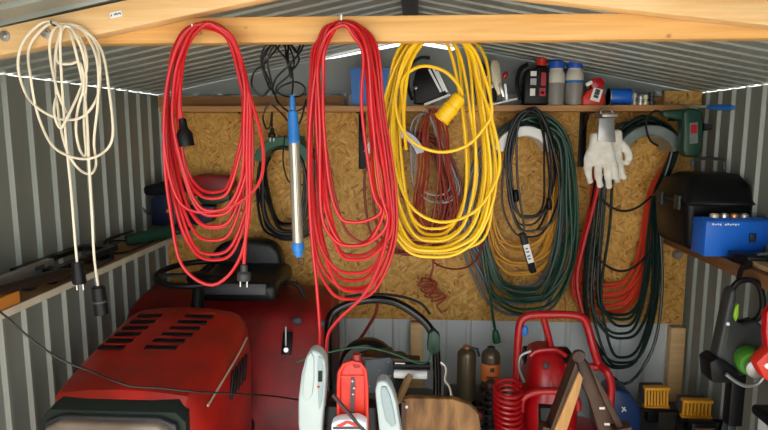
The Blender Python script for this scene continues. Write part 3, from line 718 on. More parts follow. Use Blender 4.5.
# ================================================================== GREEN DRILL ON THE RIGHT
t = thing('power_drill', 'dark green power drill hanging above the black case', 'power tool', A(693, 110, 2.78))
B().prism(P3([(683, 112), (688, 108), (699, 109), (703, 113), (704, 130), (702, 152), (698, 158), (686, 157), (683, 150), (684, 130)], 2.745), (0, .07, 0), bev=.012, seg=3).build('housing', 'dkgreen_pl', t)
B().prism(P3([(662, 112), (668, 110), (686, 109), (690, 114), (684, 121), (672, 118), (664, 117)], 2.757), (0, .045, 0), bev=.010, seg=2).build('handle', 'dkgreen_pl', t)
l = B().prism(P3([(690, 123), (698, 122), (698, 143), (690, 144)], 2.742), (0, .004, 0)).build('label', 'dim_hanger', t)
B().prism(P3([(691, 125), (697, 124.5), (697, 133), (691, 133.5)], 2.7405), (0, .002, 0)).build('label_panel', 'mach_red', l)
B().cyl(A(703, 127, 2.78), A(711, 127, 2.78), .018, .012).build('chuck', 'dark_steel', t)
B().tube(curve([(664, 114), (656, 111), (649, 116), (646, 126), (650, 140), (658, 146)], 2.785), .005, 7).build('cord', 'black', t)
B().box(A(695, 118, 2.8) + V((0, .125, 0)), (.03, .26, .02)).build('hanging_bracket', 'dark_steel', t)

# ================================================================== RIGHT SHELF
ZR = 1.1085
t = thing('tool_case', 'large black plastic tool case standing on the right shelf', 'case', (1.24, 2.72, ZR))
# lower shell and lid, tapering to the top
def case_ring(z, x0, x1, y0, y1): return [V((x0, y0, z)), V((x1, y0, z)), V((x1, y1, z)), V((x0, y1, z))]
def case_part(name, zs, m):
    b = B(); b.rings([case_ring(*q) for q in zs])
    es = [e for e in b.bm.edges if abs((e.verts[0].co - e.verts[1].co).z) > .02]
    bmesh.ops.bevel(b.bm, geom=es, offset=.03, segments=3, profile=.5, affect='EDGES')
    return b.build(name, m, t)
case_part('lower_shell', [(ZR, 1.135, 1.36, 2.53, 2.82), (ZR + .02, 1.115, 1.368, 2.51, 2.84), (ZR + .185, 1.10, 1.372, 2.50, 2.85)], 'black_pl')
case_part('lid', [(ZR + .189, 1.098, 1.373, 2.498, 2.852), (ZR + .205, 1.098, 1.373, 2.498, 2.852), (ZR + .275, 1.125, 1.372, 2.54, 2.84), (ZR + .305, 1.18, 1.37, 2.60, 2.82)], 'black_pl')
hp = [A(693, 168, 2.70), A(692, 162, 2.70), A(697, 159, 2.70), A(710, 158.5, 2.70), A(722, 160, 2.70), A(724, 165, 2.70), A(724, 170, 2.70)]
B().tube(cat_rom(hp, 4), .0075, 8).build('carry_handle', 'charcoal', t)
for y in (2.58, 2.76): B().box((1.096, y, ZR + .19), (.012, .05, .06), bev=.003).build('latch', 'charcoal', t)
B().ball(A(717, 182, 2.6), .006).build('rivet', 'steel', t)

t = thing('metal_box', 'bright blue metal box in front of the black tool case', 'box', (1.25, 2.42, ZR))
x0, x1, y0, y1 = 1.125, 1.372, 2.375, 2.495
h = A(706, 222, 2.35).z - ZR
prof = [(y0, ZR), (y0, ZR + h), (y0 + .035, ZR + h + .012), (y1, ZR + h + .0), (y1, ZR)]
B().prism([(x0, y, z) for y, z in prof], (x1 - x0, 0, 0), bev=.004).build('body', 'blue_box', t)
for i in range(11):
    if i != 4: B().box((1.15 + i * .0095, y0 - .0005, ZR + h - .012 - .0015 * (i % 2)), (.006, .002, .005 + .002 * (i % 3 == 0))).build('lettering', 'white_pl', t)
B().box((1.30, y0 - .006, ZR + h * .55), (.022, .012, .035), bev=.003).build('catch', 'dark_steel', t)
for i, (px, m, lb) in enumerate(((714, 'cream', 'leftmost round metal lid on top of the blue box'), (724, 'steel', 'second round metal lid from the left on the blue box'),
                             (734, 'copper', 'copper coloured round lid on top of the blue box'), (744, 'dull_steel', 'rightmost dull round lid on the blue box'))):
    xx = A(px, 220, 2.41).x; zz = ZR + h + .0085
    c = B().lathe([(.013, 0), (.016, .002), (.0165, .014), (.012, .017), (.011, .013)], (min(xx, 1.345), 2.41, zz), n=18)
    tag(c.build('round_lid', m, origin=(min(xx, 1.345), 2.41, zz)), lb, 'tin', 'round metal lids on the blue box')  # small round jar lids lying on the box
t = thing('hand_drill_bit_holder', 'black flat tool lying in front of the blue box', 'tool', (1.29, 2.27, ZR))
t.name = 'flat_tool'
B().prism([(1.21, 2.22, ZR + .001), (1.375, 2.2, ZR + .001), (1.375, 2.33, ZR + .001), (1.19, 2.335, ZR + .001), (1.185, 2.27, ZR + .001)], (0, 0, .034), bev=.006).build('body', 'black_pl', t)
B().tube([V((1.25, 2.24, ZR + .036)), V((1.30, 2.21, ZR + .05)), V((1.36, 2.17, ZR + .055))], .01, 8).build('handle', 'charcoal', t)
B().cyl((1.32, 2.3, ZR + .03), (1.32, 2.3, ZR + .062), .012).build('adjusting_knob', 'dark_steel', t)
b = B().box((1.235, 1.9, ZR + .0105), (.05, .62, .018), (0, 0, -.02), bev=.002)
tag(b.build('wood_batten', 'pine_pale', origin=(1.235, 1.9, ZR)), 'pale wood batten lying along the right shelf edge', 'batten')
t = thing('clamp', 'small pale metal clamp on the far right shelf beside the blue box', 'clamp', (1.35, 2.20, ZR))
B().tube(cat_rom([V((1.345, 2.17, ZR + .003)), V((1.35, 2.17, ZR + .09)), V((1.345, 2.19, ZR + .16)), V((1.36, 2.2, ZR + .19))], 5), .007, 8).build('jaw', 'dull_steel', t)
B().bar((1.33, 2.18, ZR + .19), (1.372, 2.2, ZR + .215), .02, .02, bev=.003).build('grip', 'cream', t)
# small round knob on the chipboard near the shelf end, no pipe here
p = A(676, 254, 3.06)
t = thing('wall_knob', 'small pale round metal fitting on the chipboard under the right shelf end', 'fitting', p)
B().lathe([(.02, 0), (.021, -.03), (.017, -.036)], p, (0, 1, 0), 18).build('cap', 'dull_steel', t)

# ================================================================== HEDGE TRIMMER, RED TOOL, BOX AT FAR RIGHT
Yt = 2.1
t = thing('cordless_trimmer', 'black garden trimmer with lime trigger hanging below the right shelf', 'garden tool', A(740, 300, Yt))
fr = curve([(717, 352), (722, 328), (728, 304), (733, 288), (740, 281), (750, 280), (758, 284), (762, 294), (762.5, 308), (758, 318), (750, 322), (741, 323), (735, 320), (736, 306)], Yt, 5)
B().tube(fr, .0105, 10).build('loop_handle', 'black_pl', t)
B().prism(P3([(731, 292), (737, 288), (737, 300), (734, 318), (744, 325), (757, 321), (763, 326), (766, 340), (764, 360), (752, 374), (735, 378), (720, 372), (717, 356), (722, 334), (727, 310)], Yt - .03), (0, .06, 0), bev=.010, seg=3).build('body', 'charcoal', t)
B().prism(P3([(736, 307), (739, 304), (739, 316), (736, 322), (734, 316)], Yt - .034), (0, .024, 0), bev=.003).build('trigger', 'lime', t)
B().cyl(A(728, 324, Yt - .035), A(728, 324, Yt - .030), .006).build('screw_head', 'dull_steel', t)
c = A(747, 357, Yt - .04)
B().lathe([(.044, 0), (.047, -.01), (.047, -.045), (.040, -.055)], c, (0.15, 1, .1), 24).build('motor_cover', 'grass', t)
B().lathe([(.034, 0), (.034, .012), (.022, .02)], c + V((-.004, -.065, -.012)), (-.15, -1, -.1), 22).build('front_hub', 'dull_steel', t)
B().prism(P3([(710, 363), (718, 358), (726, 362), (740, 372), (741, 382), (728, 384), (712, 383)], Yt - .05), (0, .09, 0), bev=.008).build('foot', 'black_pl', t)
B().tube(curve([(726, 374), (735, 381), (746, 386), (757, 384), (763, 378)], Yt - .07), .0065, 8).build('guard_wire', 'dull_steel', t)
B().tube(cat_rom([A(739, 279, Yt), A(741, 270, Yt + .02), A(746, 264, Yt + .03), V((1.17, Yt + .06, 1.114)), V((1.2, Yt + .1, 1.12)), V((1.25, Yt + .12, 1.11))], 4), .009, 8).build('hanging_strap', 'black_pl', t)
B().box(A(737, 400, Yt) + V((0, .02, 0)), (.05, .05, .2), bev=.006).build('lower_shaft', 'black_pl', t)
B().box(V((A(737, 400, Yt).x, Yt + .02, .27)), (.03, .012, .54), bev=.002).build('cutter_bar', 'dark_steel', t)

t = thing('garden_shears', 'red and black garden tool cut off by the right edge', 'garden tool', A(766, 360, 1.85))
B().prism(P3([(756, 363), (764, 356), (772, 348), (796, 344), (798, 386), (774, 386), (764, 378)], 1.83), (0, .05, 0), bev=.01).build('body', 'signal_red', t)
B().prism(P3([(768, 354), (766, 332), (767, 313), (775, 304), (790, 308), (794, 350)], 1.84), (0, .035, 0), bev=.008).build('guard', 'mach_red', t)
B().prism(P3([(764, 366), (767, 363), (772, 366), (767, 369)], 1.827), (0, .004, 0)).build('badge', 'white_pl', t)
B().box(V((A(781, 380, 1.85).x, 1.855, .42)), (.03, .03, .84), bev=.004).build('shaft', 'dark_steel', t)

x0 = 1.165; zt = .665
t = thing('plastic_bin', 'pale grey bin with a black lid in the lower right corner', 'bin', (x0 + .1, 1.87, 0))
B().box((x0 + .105, 1.87, (zt - .035) / 2), (.19, .30, zt - .035), bev=.012).build('body', 'sticker', t)
B().box((x0 + .1, 1.87, zt - .018), (.215, .325, .036), bev=.012).build('lid', 'black_pl', t)
B().box((x0 + .07, 1.9, zt + .0008), (.07, .09, .0015), (0, 0, .2)).build('label', 'sticker', t)

# ================================================================== LEFT SHELF
ZL = 1.0935
def shelf_pt(px, py, z=ZL): return AZ(px, py, z)
# dark blue machine at the shelf's far end
t = thing('bench_tool', 'dark blue and black power tool at the far end of the left shelf', 'power tool', (-1.25, 2.9, ZL))
Yq = 2.88
B().prism(P3([(151, 226), (150, 200), (156, 192), (174, 192), (179, 205), (182, 228)], Yq), (0, .10, 0), bev=.012).build('base_body', 'dblue', t)
B().prism(P3([(134, 194), (140, 187), (160, 182), (176, 178), (182, 184), (181, 194), (150, 196)], Yq - .02), (0, .12, 0), bev=.012).build('arm', 'black_pl', t)
B().tube(curve([(140, 196), (142, 206), (148, 214), (154, 212)], Yq - .02), .006, 8).build('spring', 'dark_steel', t)
B().tube(curve([(172, 184), (174, 200), (175, 224)], Yq - .03), .010, 8).build('column', 'charcoal', t)
B().ball(A(168, 211, Yq - .04), .012).build('knob', 'copper', t)
# red / green tool behind the left coil
t = thing('hanging_saw', 'red and green power tool against the chipboard behind the left red coil', 'power tool', A(210, 190, 2.96))
B().prism(P3([(186, 190), (189, 178), (201, 174), (226, 176), (234, 183), (230, 192), (212, 195), (195, 197)], 2.93), (0, .09, 0), bev=.014).build('body', 'dusty_red', t)
B().prism(P3([(196, 197), (214, 193), (228, 192), (230, 200), (216, 205), (200, 204)], 2.93), (0, .08, 0), bev=.01).build('grip', 'dkgreen_pl', t)
B().prism(P3([(188, 206), (214, 206), (212, 222), (198, 226), (188, 224)], 2.94), (0, .07, 0), bev=.01).build('battery_base', 'dblue', t)
B().box(A(208, 195, 3.03) + V((0, .01, 0)), (.03, .06, .05)).build('wall_hook', 'dark_steel', t)
# green grinder lying on the shelf
a = V((-1.20, 2.42, ZL + .034)); b_ = V((-1.245, 2.72, ZL + .04))
a, b_ = A(126, 234, 2.50), A(173, 231, 2.74)
a.z = ZL + .03; b_.z = ZL + .036
t = thing('angle_grinder', 'dark green angle grinder lying on the left shelf', 'power tool', (a + b_) / 2)
d = b_ - a; L = d.length
B().lathe([(.012, 0), (.022, .008), (.026, L * .12), (.026, L * .5), (.030, L * .55), (.031, L * .9), (.024, L)], a, d, 18).build('housing', 'dkgreen_pl', t)
B().lathe([(.03, 0), (.03, .01), (.012, .02)], b_ + d.normalized() * .02 + V((0, 0, -.01)), (0, 0, 1), 20).build('gear_head', 'dark_steel', t)
cd = [a, A(118, 227, 2.42), A(108, 231, 2.36), A(112, 225, 2.5), A(130, 223, 2.55), A(150, 224, 2.62)]
cd = [a, a + V((-.03, -.08, .01)), V((-1.25, 2.36, ZL + .008)), V((-1.31, 2.38, ZL + .02)), V((-1.32, 2.5, ZL + .04)), V((-1.27, 2.58, ZL + .06)), V((-1.31, 2.42, ZL + .045)), V((-1.26, 2.34, ZL + .012)), V((-1.20, 2.36, ZL + .008)), V((-1.195, 2.5, ZL + .006)), V((-1.20, 2.7, ZL + .006))]
B().tube(cat_rom(cd, 6), .0048, 7).build('cord', 'black', t)
# framed dark panel, grey level, long black tool, orange block
t = thing('framed_panel', 'black framed glass panel lying on the left shelf', 'panel', (-1.26, 2.07, ZL))
cx, cy, zz = -1.262, 2.07, ZL + .035
for (dx, dy, sx, sy) in ((-.066, 0, .02, .40), (.066, 0, .02, .40), (0, -.19, .15, .02), (0, .19, .15, .02)):
    pass
fb = B()
o_ = [(cx - .076, cy - .21), (cx + .076, cy - .21), (cx + .076, cy + .21), (cx - .076, cy + .21)]
i_ = [(cx - .05, cy - .17), (cx + .05, cy - .17), (cx + .05, cy + .17), (cx - .05, cy + .17)]
rg = [[V((*o_[k], zz)), V((*o_[k], zz + .02)), V((*i_[k], zz + .02)), V((*i_[k], zz))] for k in range(4)]
fb.rings(rg, closed=True).build('frame', 'black_pl', t)
B().box((cx, cy, zz + .008), (.102, .342, .006)).build('glass_pane', 'dark_glass', t)
for sy in (-1, 1): B().box((cx, cy + sy * .19, zz - .0175), (.13, .02, .035), bev=.003).build('foot', 'black_pl', t)
t = thing('metal_bar', 'grey metal bar lying on the left shelf near the front', 'bar', (-1.24, 1.7, ZL))
B().box((-1.235, 1.68, ZL + .058), (.025, .50, .036), (0, 0, .03), bev=.002).build('body', 'dull_steel', t)
B().box((-1.2225, 1.84, ZL + .064), (.003, .05, .012), (0, 0, .03)).build('slot', 'ink', t)
for y in (1.50, 1.80): B().box((-1.238, y, ZL + .0195), (.03, .03, .039), bev=.002).build('block', 'dark_steel', t)
t = thing('long_tool', 'dark brown and black long handled tool leaning on the orange block', 'tool', (-1.19, 1.8, ZL))
rg = []
for y, hw, hh in ((1.45, .013, .018), (1.66, .013, .018), (1.76, .018, .024), (1.86, .021, .027), (1.93, .013, .018), (2.05, .010, .014)):
    zc_ = ZL + .068 - (y - 1.45) * .078
    rg.append([V((-1.178 + hw * math.cos(a), y, zc_ + hh * .75 * math.sin(a))) for a in [2 * math.pi * k / 12 for k in range(12)]])
B().rings(rg).build('handle', 'old_tool', t)
B().cyl((-1.178, 2.04, ZL + .016), (-1.19, 2.22, ZL + .010), .009, .006, 12).build('shaft', 'dark_steel', t)
tag(B().box((-1.195, 1.50, ZL + .0195), (.05, .32, .037), bev=.003).build('wood_block', 'orange_wood', origin=(-1.2, 1.6, ZL)), 'orange wood block at the front of the left shelf', 'block')

# ================================================================== RED LAWN TRACTOR
TX = -.915
t = thing('lawn_tractor', 'red ride-on lawn tractor with vented hood at the lower left', 'lawn tractor', (TX, 2.3, 0))
def hood_ring(y, top, z, bulge, drop, zb, n=6):
    """cross section: flat top, rounded shoulder, bulging side"""
    pts = []
    right = [(top, z), (top + (bulge - top) * .45, z - drop * .18), (top + (bulge - top) * .8, z - drop * .5), (bulge, z - drop), (bulge + .008, z - drop - .10), (bulge, zb)]
    left = [(-a, b) for a, b in right][::-1]
    mid = [(-top * .5, z + .012), (0, z + .016), (top * .5, z + .012)]
    return [V((TX + a, y, b)) for a, b in left + mid + right]
st = [(1.712, .200, .762, .212, .03, .50), (1.728, .206, .782, .222, .045, .46), (1.80, .206, .800, .238, .055, .42), (1.95, .200, .830, .250, .06, .40),
      (2.10, .194, .857, .255, .065, .40), (2.22, .188, .879, .252, .07, .40), (2.275, .180, .884, .245, .075, .40), (2.31, .165, .872, .232, .08, .40)]
hood = B().rings([hood_ring(*s) for s in st]).build('hood', 'paint_red', t, 30)
def hood_z(y):
    for a, b in zip(st, st[1:]):
        if a[0] <= y <= b[0]: return a[2] + (b[2] - a[2]) * (y - a[0]) / (b[0] - a[0])
    return .8
for sx in (-1, 1):
    for i in range(6):
        f = i / 5; y = 1.965 + i * .046
        xc = (-1.068 + .036 * f) if sx < 0 else (-.892 + .055 * f)
        xw = .094 if sx < 0 else .112
        z = hood_z(y) + .0105 + .004 * (1 - abs((xc - TX) / .2))
        B().box((xc, y, z), (xw, .026, .006), (R(10), 0, 0), bev=.002).build('vent_slot', 'black_pl', hood)
        B().box((xc, y + .021, z + .002), (xw * 1.02, .012, .007), (R(14), 0, 0), bev=.002).build('vent_lip', 'paint_red', hood)
for i in range(5):
    y = 2.0 + i * .04
    B().box((TX + .262, y, .70), (.008, .022, .10), (R(-24), 0, 0), bev=.002).build('side_vent', 'black_pl', hood)
sp = [V((TX + .2475, 1.79, .722)), V((TX + .257, 1.95, .757)), V((TX + .263, 2.08, .784)), V((TX + .260, 2.20, .803))]
B().tube(cat_rom(sp, 5), .004, 6).build('trim_stripe', 'cream', hood)
# dark nose with the lamp glass
nb = B()
def nose(y, hw, z, zb): return [V((TX - hw, y, zb)), V((TX - hw, y, z - .03)), V((TX - hw + .03, y, z)), V((TX + hw - .03, y, z)), V((TX + hw, y, z - .03)), V((TX + hw, y, zb))]
nb.rings([nose(1.665, .224, .758, .40), nose(1.69, .222, .770, .38), nose(1.735, .212, .778, .38)]).build('nose_panel', 'bumper', t, 25)
gb = B()
gp = [V((TX - .19, 1.640, .50)), V((TX - .200, 1.640, .66)), V((TX - .19, 1.65, .722)), V((TX - .15, 1.655, .741)), V((TX + .15, 1.655, .741)), V((TX + .19, 1.65, .722)), V((TX + .2, 1.640, .66)), V((TX + .19, 1.640, .50))]
gb.prism(gp, (0, -.03, -.004), bev=.008, seg=3).build('headlight_glass', 'glass', t)
gp2 = [V((TX - .205, 1.656, .47)), V((TX - .213, 1.656, .67)), V((TX - .2, 1.66, .730)), V((TX - .15, 1.664, .749)), V((TX + .15, 1.664, .749)), V((TX + .2, 1.66, .730)), V((TX + .213, 1.656, .67)), V((TX + .205, 1.656, .47))]
B().prism(gp2, (0, -.016, -.002), bev=.004).build('headlight_frame', 'charcoal', t)
B().box((-.53, 2.2, .31), (.24, .5, .04), bev=.01).build('footrest', 'black_pl', t)
# chassis, footwell, rear body
B().box((TX, 2.35, .30), (.46, 1.3, .16), bev=.02).build('chassis', 'black_pl', t)
pf = [(2.36, .30), (2.40, .44), (2.52, .66), (2.60, .775), (2.72, .815), (2.86, .83), (2.96, .82), (2.985, .74), (2.985, .30)]
B().prism([(-1.335, y, z) for y, z in pf], (.94, 0, 0), bev=.035, seg=4).build('rear_body', 'dusty_red', t)
q = A(287, 343, 2.48); 
B().box(AX(287, 343, -.56) * 0 + A(287, 343, 2.50), (.042, .012, .10), (R(-30), 0, 0), bev=.003).build('switch_plate', 'black_pl', t)
B().cyl(A(286, 350, 2.485), A(286, 350, 2.46), .010).build('ignition_lock', 'steel', t)
B().bar(A(286, 327, 2.50), A(286, 346, 2.472), .006, .006, (0, -1, 0)).build('lever_rod', 'dull_steel', t)
for u in ((297, 321), (322, 324)): B().ball(A(*u, 2.535), .018, (1.3, .6, 1), (0, 0, 0)).build('fastener', 'ink', t)
# steering
sw = A(199, 273, 2.44)
B().cyl((TX, 2.36, .80), sw + V((0, .0, -.01)), .03, .022).build('steering_column', 'black_pl', t)
ring = [sw + V((.172 * math.cos(a), .172 * math.sin(a), .012 * math.sin(a))) for a in [2 * math.pi * k / 32 for k in range(32)]]
wheel = B().tube(ring, .0125, 10, True).build('steering_wheel', 'black_pl', t)
B().lathe([(.05, -.02), (.055, 0), (.04, .012)], sw + V((0, 0, -.012)), (0, 0, 1), 20).build('hub', 'black_pl', wheel)
for a in (200, 340, 90):
    B().bar(sw + V((0, 0, -.008)), sw + V((.165 * math.cos(R(a)), .165 * math.sin(R(a)), 0)), .012, .03).build('spoke', 'black_pl', wheel)
# seat
cs = A(247, 290, 2.72)
B().box((cs.x, 2.72, .895), (.37, .36, .09), (R(4), 0, 0), bev=.035, seg=4).build('seat_cushion', 'hide', t)
B().box((cs.x - .01, 2.535, .905), (.30, .012, .05), (R(-12), 0, 0), bev=.005).build('seat_front_panel', 'seat_grey', t)
bk = B().prism(P3([(204, 300), (205, 268), (211, 252), (221, 243), (248, 239), (271, 242), (280, 252), (284, 275), (284, 300)], 2.86), (0, .10, 0), bev=.035, seg=4).build('seat_back', 'hide', t)
B().prism(P3([(207, 272), (209, 258), (216, 252), (220, 256), (218, 272)], 2.853), (0, .012, 0), bev=.004).build('grey_patch', 'seat_grey', bk)  # lighter grey patch on the black seat back
B().tube(curve([(250, 250), (255, 262), (256, 285)], 2.856), .004, 6).build('seam', 'charcoal', bk)
B().tube(curve([(280, 284), (291, 283), (299, 287), (304, 297)], 2.70), .011, 8).build('armrest', 'black_pl', t)
# wheels
for x, y, r, wdt in ((TX - .17, 1.95, .17, .13), (TX + .17, 1.95, .17, .13), (-1.24, 2.72, .23, .16), (-.47, 2.72, .23, .16)):
    wl = B().lathe([(r * .45, 0), (r * .85, 0), (r, .025), (r, wdt - .025), (r * .85, wdt), (r * .45, wdt)], (x - wdt / 2, y, r), (1, 0, 0), 26).build('wheel', 'black', t)
    B().lathe([(r * .5, 0), (r * .4, .01), (r * .1, .02), (r * .1, wdt * .8), (r * .4, wdt - .01), (r * .5, wdt)], (x - wdt / 2, y, r), (1, 0, 0), 20).build('rim', 'white_pl', wl)

# ================================================================== BLACK MOWER BEHIND THE GREY HANDLES
Ym = 2.30
t = thing('lawn_mower', 'black petrol mower with an arched tubular handlebar in the middle', 'lawn mower', A(380, 380, Ym) * 1)
t.location.z = 0
p_l = A(329, 318, Ym); p_r = A(437, 400, Ym)
hb = [V((p_l.x - .02, 2.38, .52)), V((p_l.x - .012, 2.34, .75))] + P3([(331, 316), (346, 305), (370, 299.5), (394, 302), (414, 313), (428, 326), (435, 342), (437, 372), (437, 400)], Ym) + [V((p_r.x, 2.33, .40))]
B().tube(cat_rom(hb, 6), .0165, 12).build('handlebar', 'gloss_black', t)
B().tube(curve([(345, 297), (370, 294), (398, 296), (420, 303), (430, 314)], Ym - .02), .0055, 8).build('brake_bail', 'black_pl', t)
B().prism(P3([(428, 334), (434, 330), (440, 336), (440, 352), (432, 356), (427, 350)], Ym - .035), (0, .045, 0), bev=.006).build('throttle_lever', 'dkgreen_pl', t)
B().tube(curve([(296, 362), (312, 357), (335, 351), (360, 347), (385, 351), (405, 358), (418, 363), (428, 361), (432, 350)], Ym - .04), .0038, 7).build('control_cable', 'green_pl', t)
cw = A(368, 366, 2.5)
w_ = B().lathe([(.06, 0), (.112, .0), (.125, .02), (.125, .06), (.112, .08), (.06, .08)], cw + V((0, -.04, 0)), (0, 1, 0), 30).build('starter_wheel', 'black', t)
B().lathe([(.085, 0), (.08, .014), (.03, .02)], cw + V((0, -.042, 0)), (0, -1, 0), 26).build('starter_cover', 'bumper', w_)
gbx = B().prism(P3([(364, 360), (390, 357), (394, 362), (394, 386), (386, 394), (366, 393)], Ym - .01), (0, .12, 0), bev=.006).build('gear_plate', 'dark_steel', t)
for u in ((368, 364), (388, 362), (390, 376), (370, 386), (379, 370), (384, 384)):
    B().cyl(A(*u, Ym - .01), A(*u, Ym - .016), .004, n=8).build('bolt_head', 'gunmetal', gbx)
B().bar(A(362, 357, Ym + .02), A(420, 360, Ym + .02), .02, .05, bev=.002).build('cross_rail', 'old_wood', t)
a, b_ = A(393, 373.5, Ym + .01), A(427, 375, Ym + .01)
B().cyl(a, b_, .0175).build('silver_tube', 'white_pl', t)
a, b_ = A(393, 365, Ym), A(430, 366, Ym)
B().cyl(a, b_, .017).build('black_tube', 'black_pl', t)
B().bar(A(395, 363, Ym - .02), A(405, 363.5, Ym - .02), .006, .004, (0, -1, 0)).build('label', 'white_pl', t)
B().tube(curve([(440, 362), (446, 368), (445, 380), (450, 388), (451, 402), (444, 404), (441, 395)], Ym), .0055, 8).build('chain_link', 'steel', t)
B().box((A(385, 400, 2.45).x + .02, 2.5, .30), (.42, .52, .16), bev=.04, seg=3).build('deck', 'dark_steel', t)
B().box((A(375, 400, 2.45).x, 2.52, .49), (.28, .26, .22), bev=.03, seg=3).build('engine', 'black_pl', t)
for sx in (-.19, .23):
    for y in (2.32, 2.68):
        B().lathe([(.05, 0), (.095, 0), (.105, .012), (.105, .035), (.095, .047), (.05, .047)], (A(385, 400, 2.45).x + sx - .023 + (.03 if sx > 0 else -.03), y, .105), (1, 0, 0), 22).build('wheel', 'black', t)
B().bar(A(398, 402, 2.2), A(409, 376, 2.28), .045, .02, (0, -1, 0)).build('wood_wedge', 'tan', t)

# ================================================================== GREY HANDLED GARDEN MACHINE WITH THE RED PLATE
Yg = 1.32
t = thing('hedge_trimmer', 'garden tool with two pale grey loop grips around a red plate', 'garden tool', A(350, 400, Yg)); t.location.z = 0
def grip(outl, thick):
    return B().prism(P3(outl, Yg), (0, thick, 0), bev=thick * .32, seg=4).build('loop_grip', 'handle_grey', t, 60)
o1 = [(313, 350), (320, 353), (325, 361), (326, 375), (325, 395), (323, 415), (321, 440), (312, 470), (301, 452), (298, 425), (298, 400), (301, 375), (305, 360), (308, 353)]
g1 = grip(o1, .045)
B().prism(P3([(318, 356), (321.5, 358), (323, 368), (323, 388), (321.5, 404), (319, 410), (318, 396), (317.5, 372)], Yg - .0025), (0, .006, 0), bev=.001).build('inner_strip', 'grip_inner', g1)  # recess of the grip, its dark put in as a darker grey strip
B().prism(P3([(318.2, 371), (322.4, 371), (322.2, 382), (317.8, 382)], Yg - .004), (0, .008, 0), bev=.001).build('trigger', 'black_pl', g1)  # dark hole of the grip slot painted as a black inset, not a trigger
B().ball(A(318.5, 387, Yg - .003), .003).build('mark', 'signal_red', g1)
B().prism(P3([(303.5, 375), (307, 357), (311, 352), (314, 358), (314, 380), (312, 396), (306, 402), (302, 396)], Yg - .005), (0, .012, 0), bev=.004).build('grip_pad', 'handle_grey', g1)
o2 = [(381, 381), (387, 382), (392, 390), (396, 402), (399, 420), (402, 440), (402, 466), (392, 480), (383, 466), (380, 440), (378, 420), (376, 402), (375, 390), (377, 383)]
g2 = grip(o2, .045)
B().prism(P3([(381.5, 387), (386, 387), (390, 396), (393.5, 410), (396, 425), (392, 428), (386, 422), (382, 404), (380.5, 392)], Yg - .005), (0, .012, 0), bev=.003).build('grip_pad', 'grip_inner', g2)
# red plate with rim and slot
pl_o = [(338.5, 434), (338.5, 384), (339.5, 372), (344, 364.5), (352, 362), (360, 363.5), (365, 370), (366.5, 384), (367, 434)]
plate = B().prism(P3(pl_o, Yg + .01), (0, .02, 0), bev=.004).build('red_plate', 'signal_red', t)
rim = P3(pl_o, Yg + .006)
B().tube(rim, .0045, 8).build('rim', 'signal_red', plate)
B().bar(A(340, 376.5, Yg + .008), A(366, 376.5, Yg + .008), .004, .006, (0, -1, 0)).build('cross_rib', 'signal_red', plate)
B().bar(A(353, 377, Yg + .007), A(352, 414, Yg + .007), .004, .009, (0, -1, 0)).build('slot', 'ink', plate)
for u in ((352.5, 381), (354, 388), (353, 394)): B().ball(A(*u, Yg + .004), .0035).build('screw_head', 'steel', plate)
B().lathe([(.012, 0), (.014, .01), (.010, .03)], A(357, 366, Yg + .02), (0, 0, 1), 12).build('knob', 'dark_red', t)
B().bar(A(333, 395, Yg - .03), A(372, 440, Yg - .04), .008, .006, (0, -1, 0)).build('cable', 'black', t)
# label plate with the red and white warning chevron
lab = B().prism(P3([(331, 424), (338, 420.5), (357, 419), (366, 423), (367, 444), (331, 444)], Yg - .035), (0, .035, 0), bev=.006).build('cap', 'sticker', t)
B().prism(P3([(336, 426), (345, 421.6), (350, 421.6), (361, 426), (356, 427.2), (347.5, 423.6), (341, 427.2)], Yg - .038), (0, .003, 0)).build('warning_mark', 'signal_red', lab)
B().prism(P3([(333, 427.5), (348, 427), (364, 427.5), (364, 429.5), (333, 429.5)], Yg - .038), (0, .003, 0)).build('print_mark', 'ink', lab)
cxm = A(350, 430, Yg).x
B().box((cxm, Yg + .05, .80), (.13, .06, .30), bev=.015).build('motor_housing', 'black_pl', t)
for sx in (-1, 1): B().bar((cxm + sx * .06, Yg + .05, .82), (cxm + sx * .10, Yg + .03, .86), .03, .03).build('grip_arm', 'black_pl', t)
B().box((cxm, Yg + .05, .36), (.05, .05, .62), bev=.006).build('stem', 'dark_steel', t)
B().box((cxm, Yg + .05, .025), (.34, .30, .05), bev=.012).build('base', 'black_pl', t)

# ================================================================== WOODEN BOX
Yb = 2.0
a, c_ = A(403, 398, Yb), A(481, 430, Yb)
zt = A(440, 399, Yb).z
t = thing('wooden_board', 'weathered brown wooden board with a rounded corner in front of the gas cylinders', 'board', ((a.x + c_.x) / 2, Yb + .12, 0))
x0, x1 = a.x, c_.x
prof = [V((x0, Yb, 0)), V((x0, Yb, zt - .006)), V((x0 + .02, Yb, zt)), V((x1 - .10, Yb, zt)), V((x1 - .04, Yb, zt - .02)), V((x1 - .008, Yb, zt - .055)), V((x1, Yb, zt - .11)), V((x1, Yb, 0))]
B().prism(prof, (0, .035, 0), bev=.006, seg=2).build('body', 'cardboard', t)
B().bar(V((x0 + .002, Yb - .003, zt - .012)), V((x0 + .002, Yb - .003, .05)), .014, .006, (1, 0, 0)).build('corner_strip', 'old_wood', t)
B().cyl(V((x0 + .012, Yb - .006, zt - .03)), V((x0 + .012, Yb + .01, zt - .03)), .006).build('nail', 'steel', t)

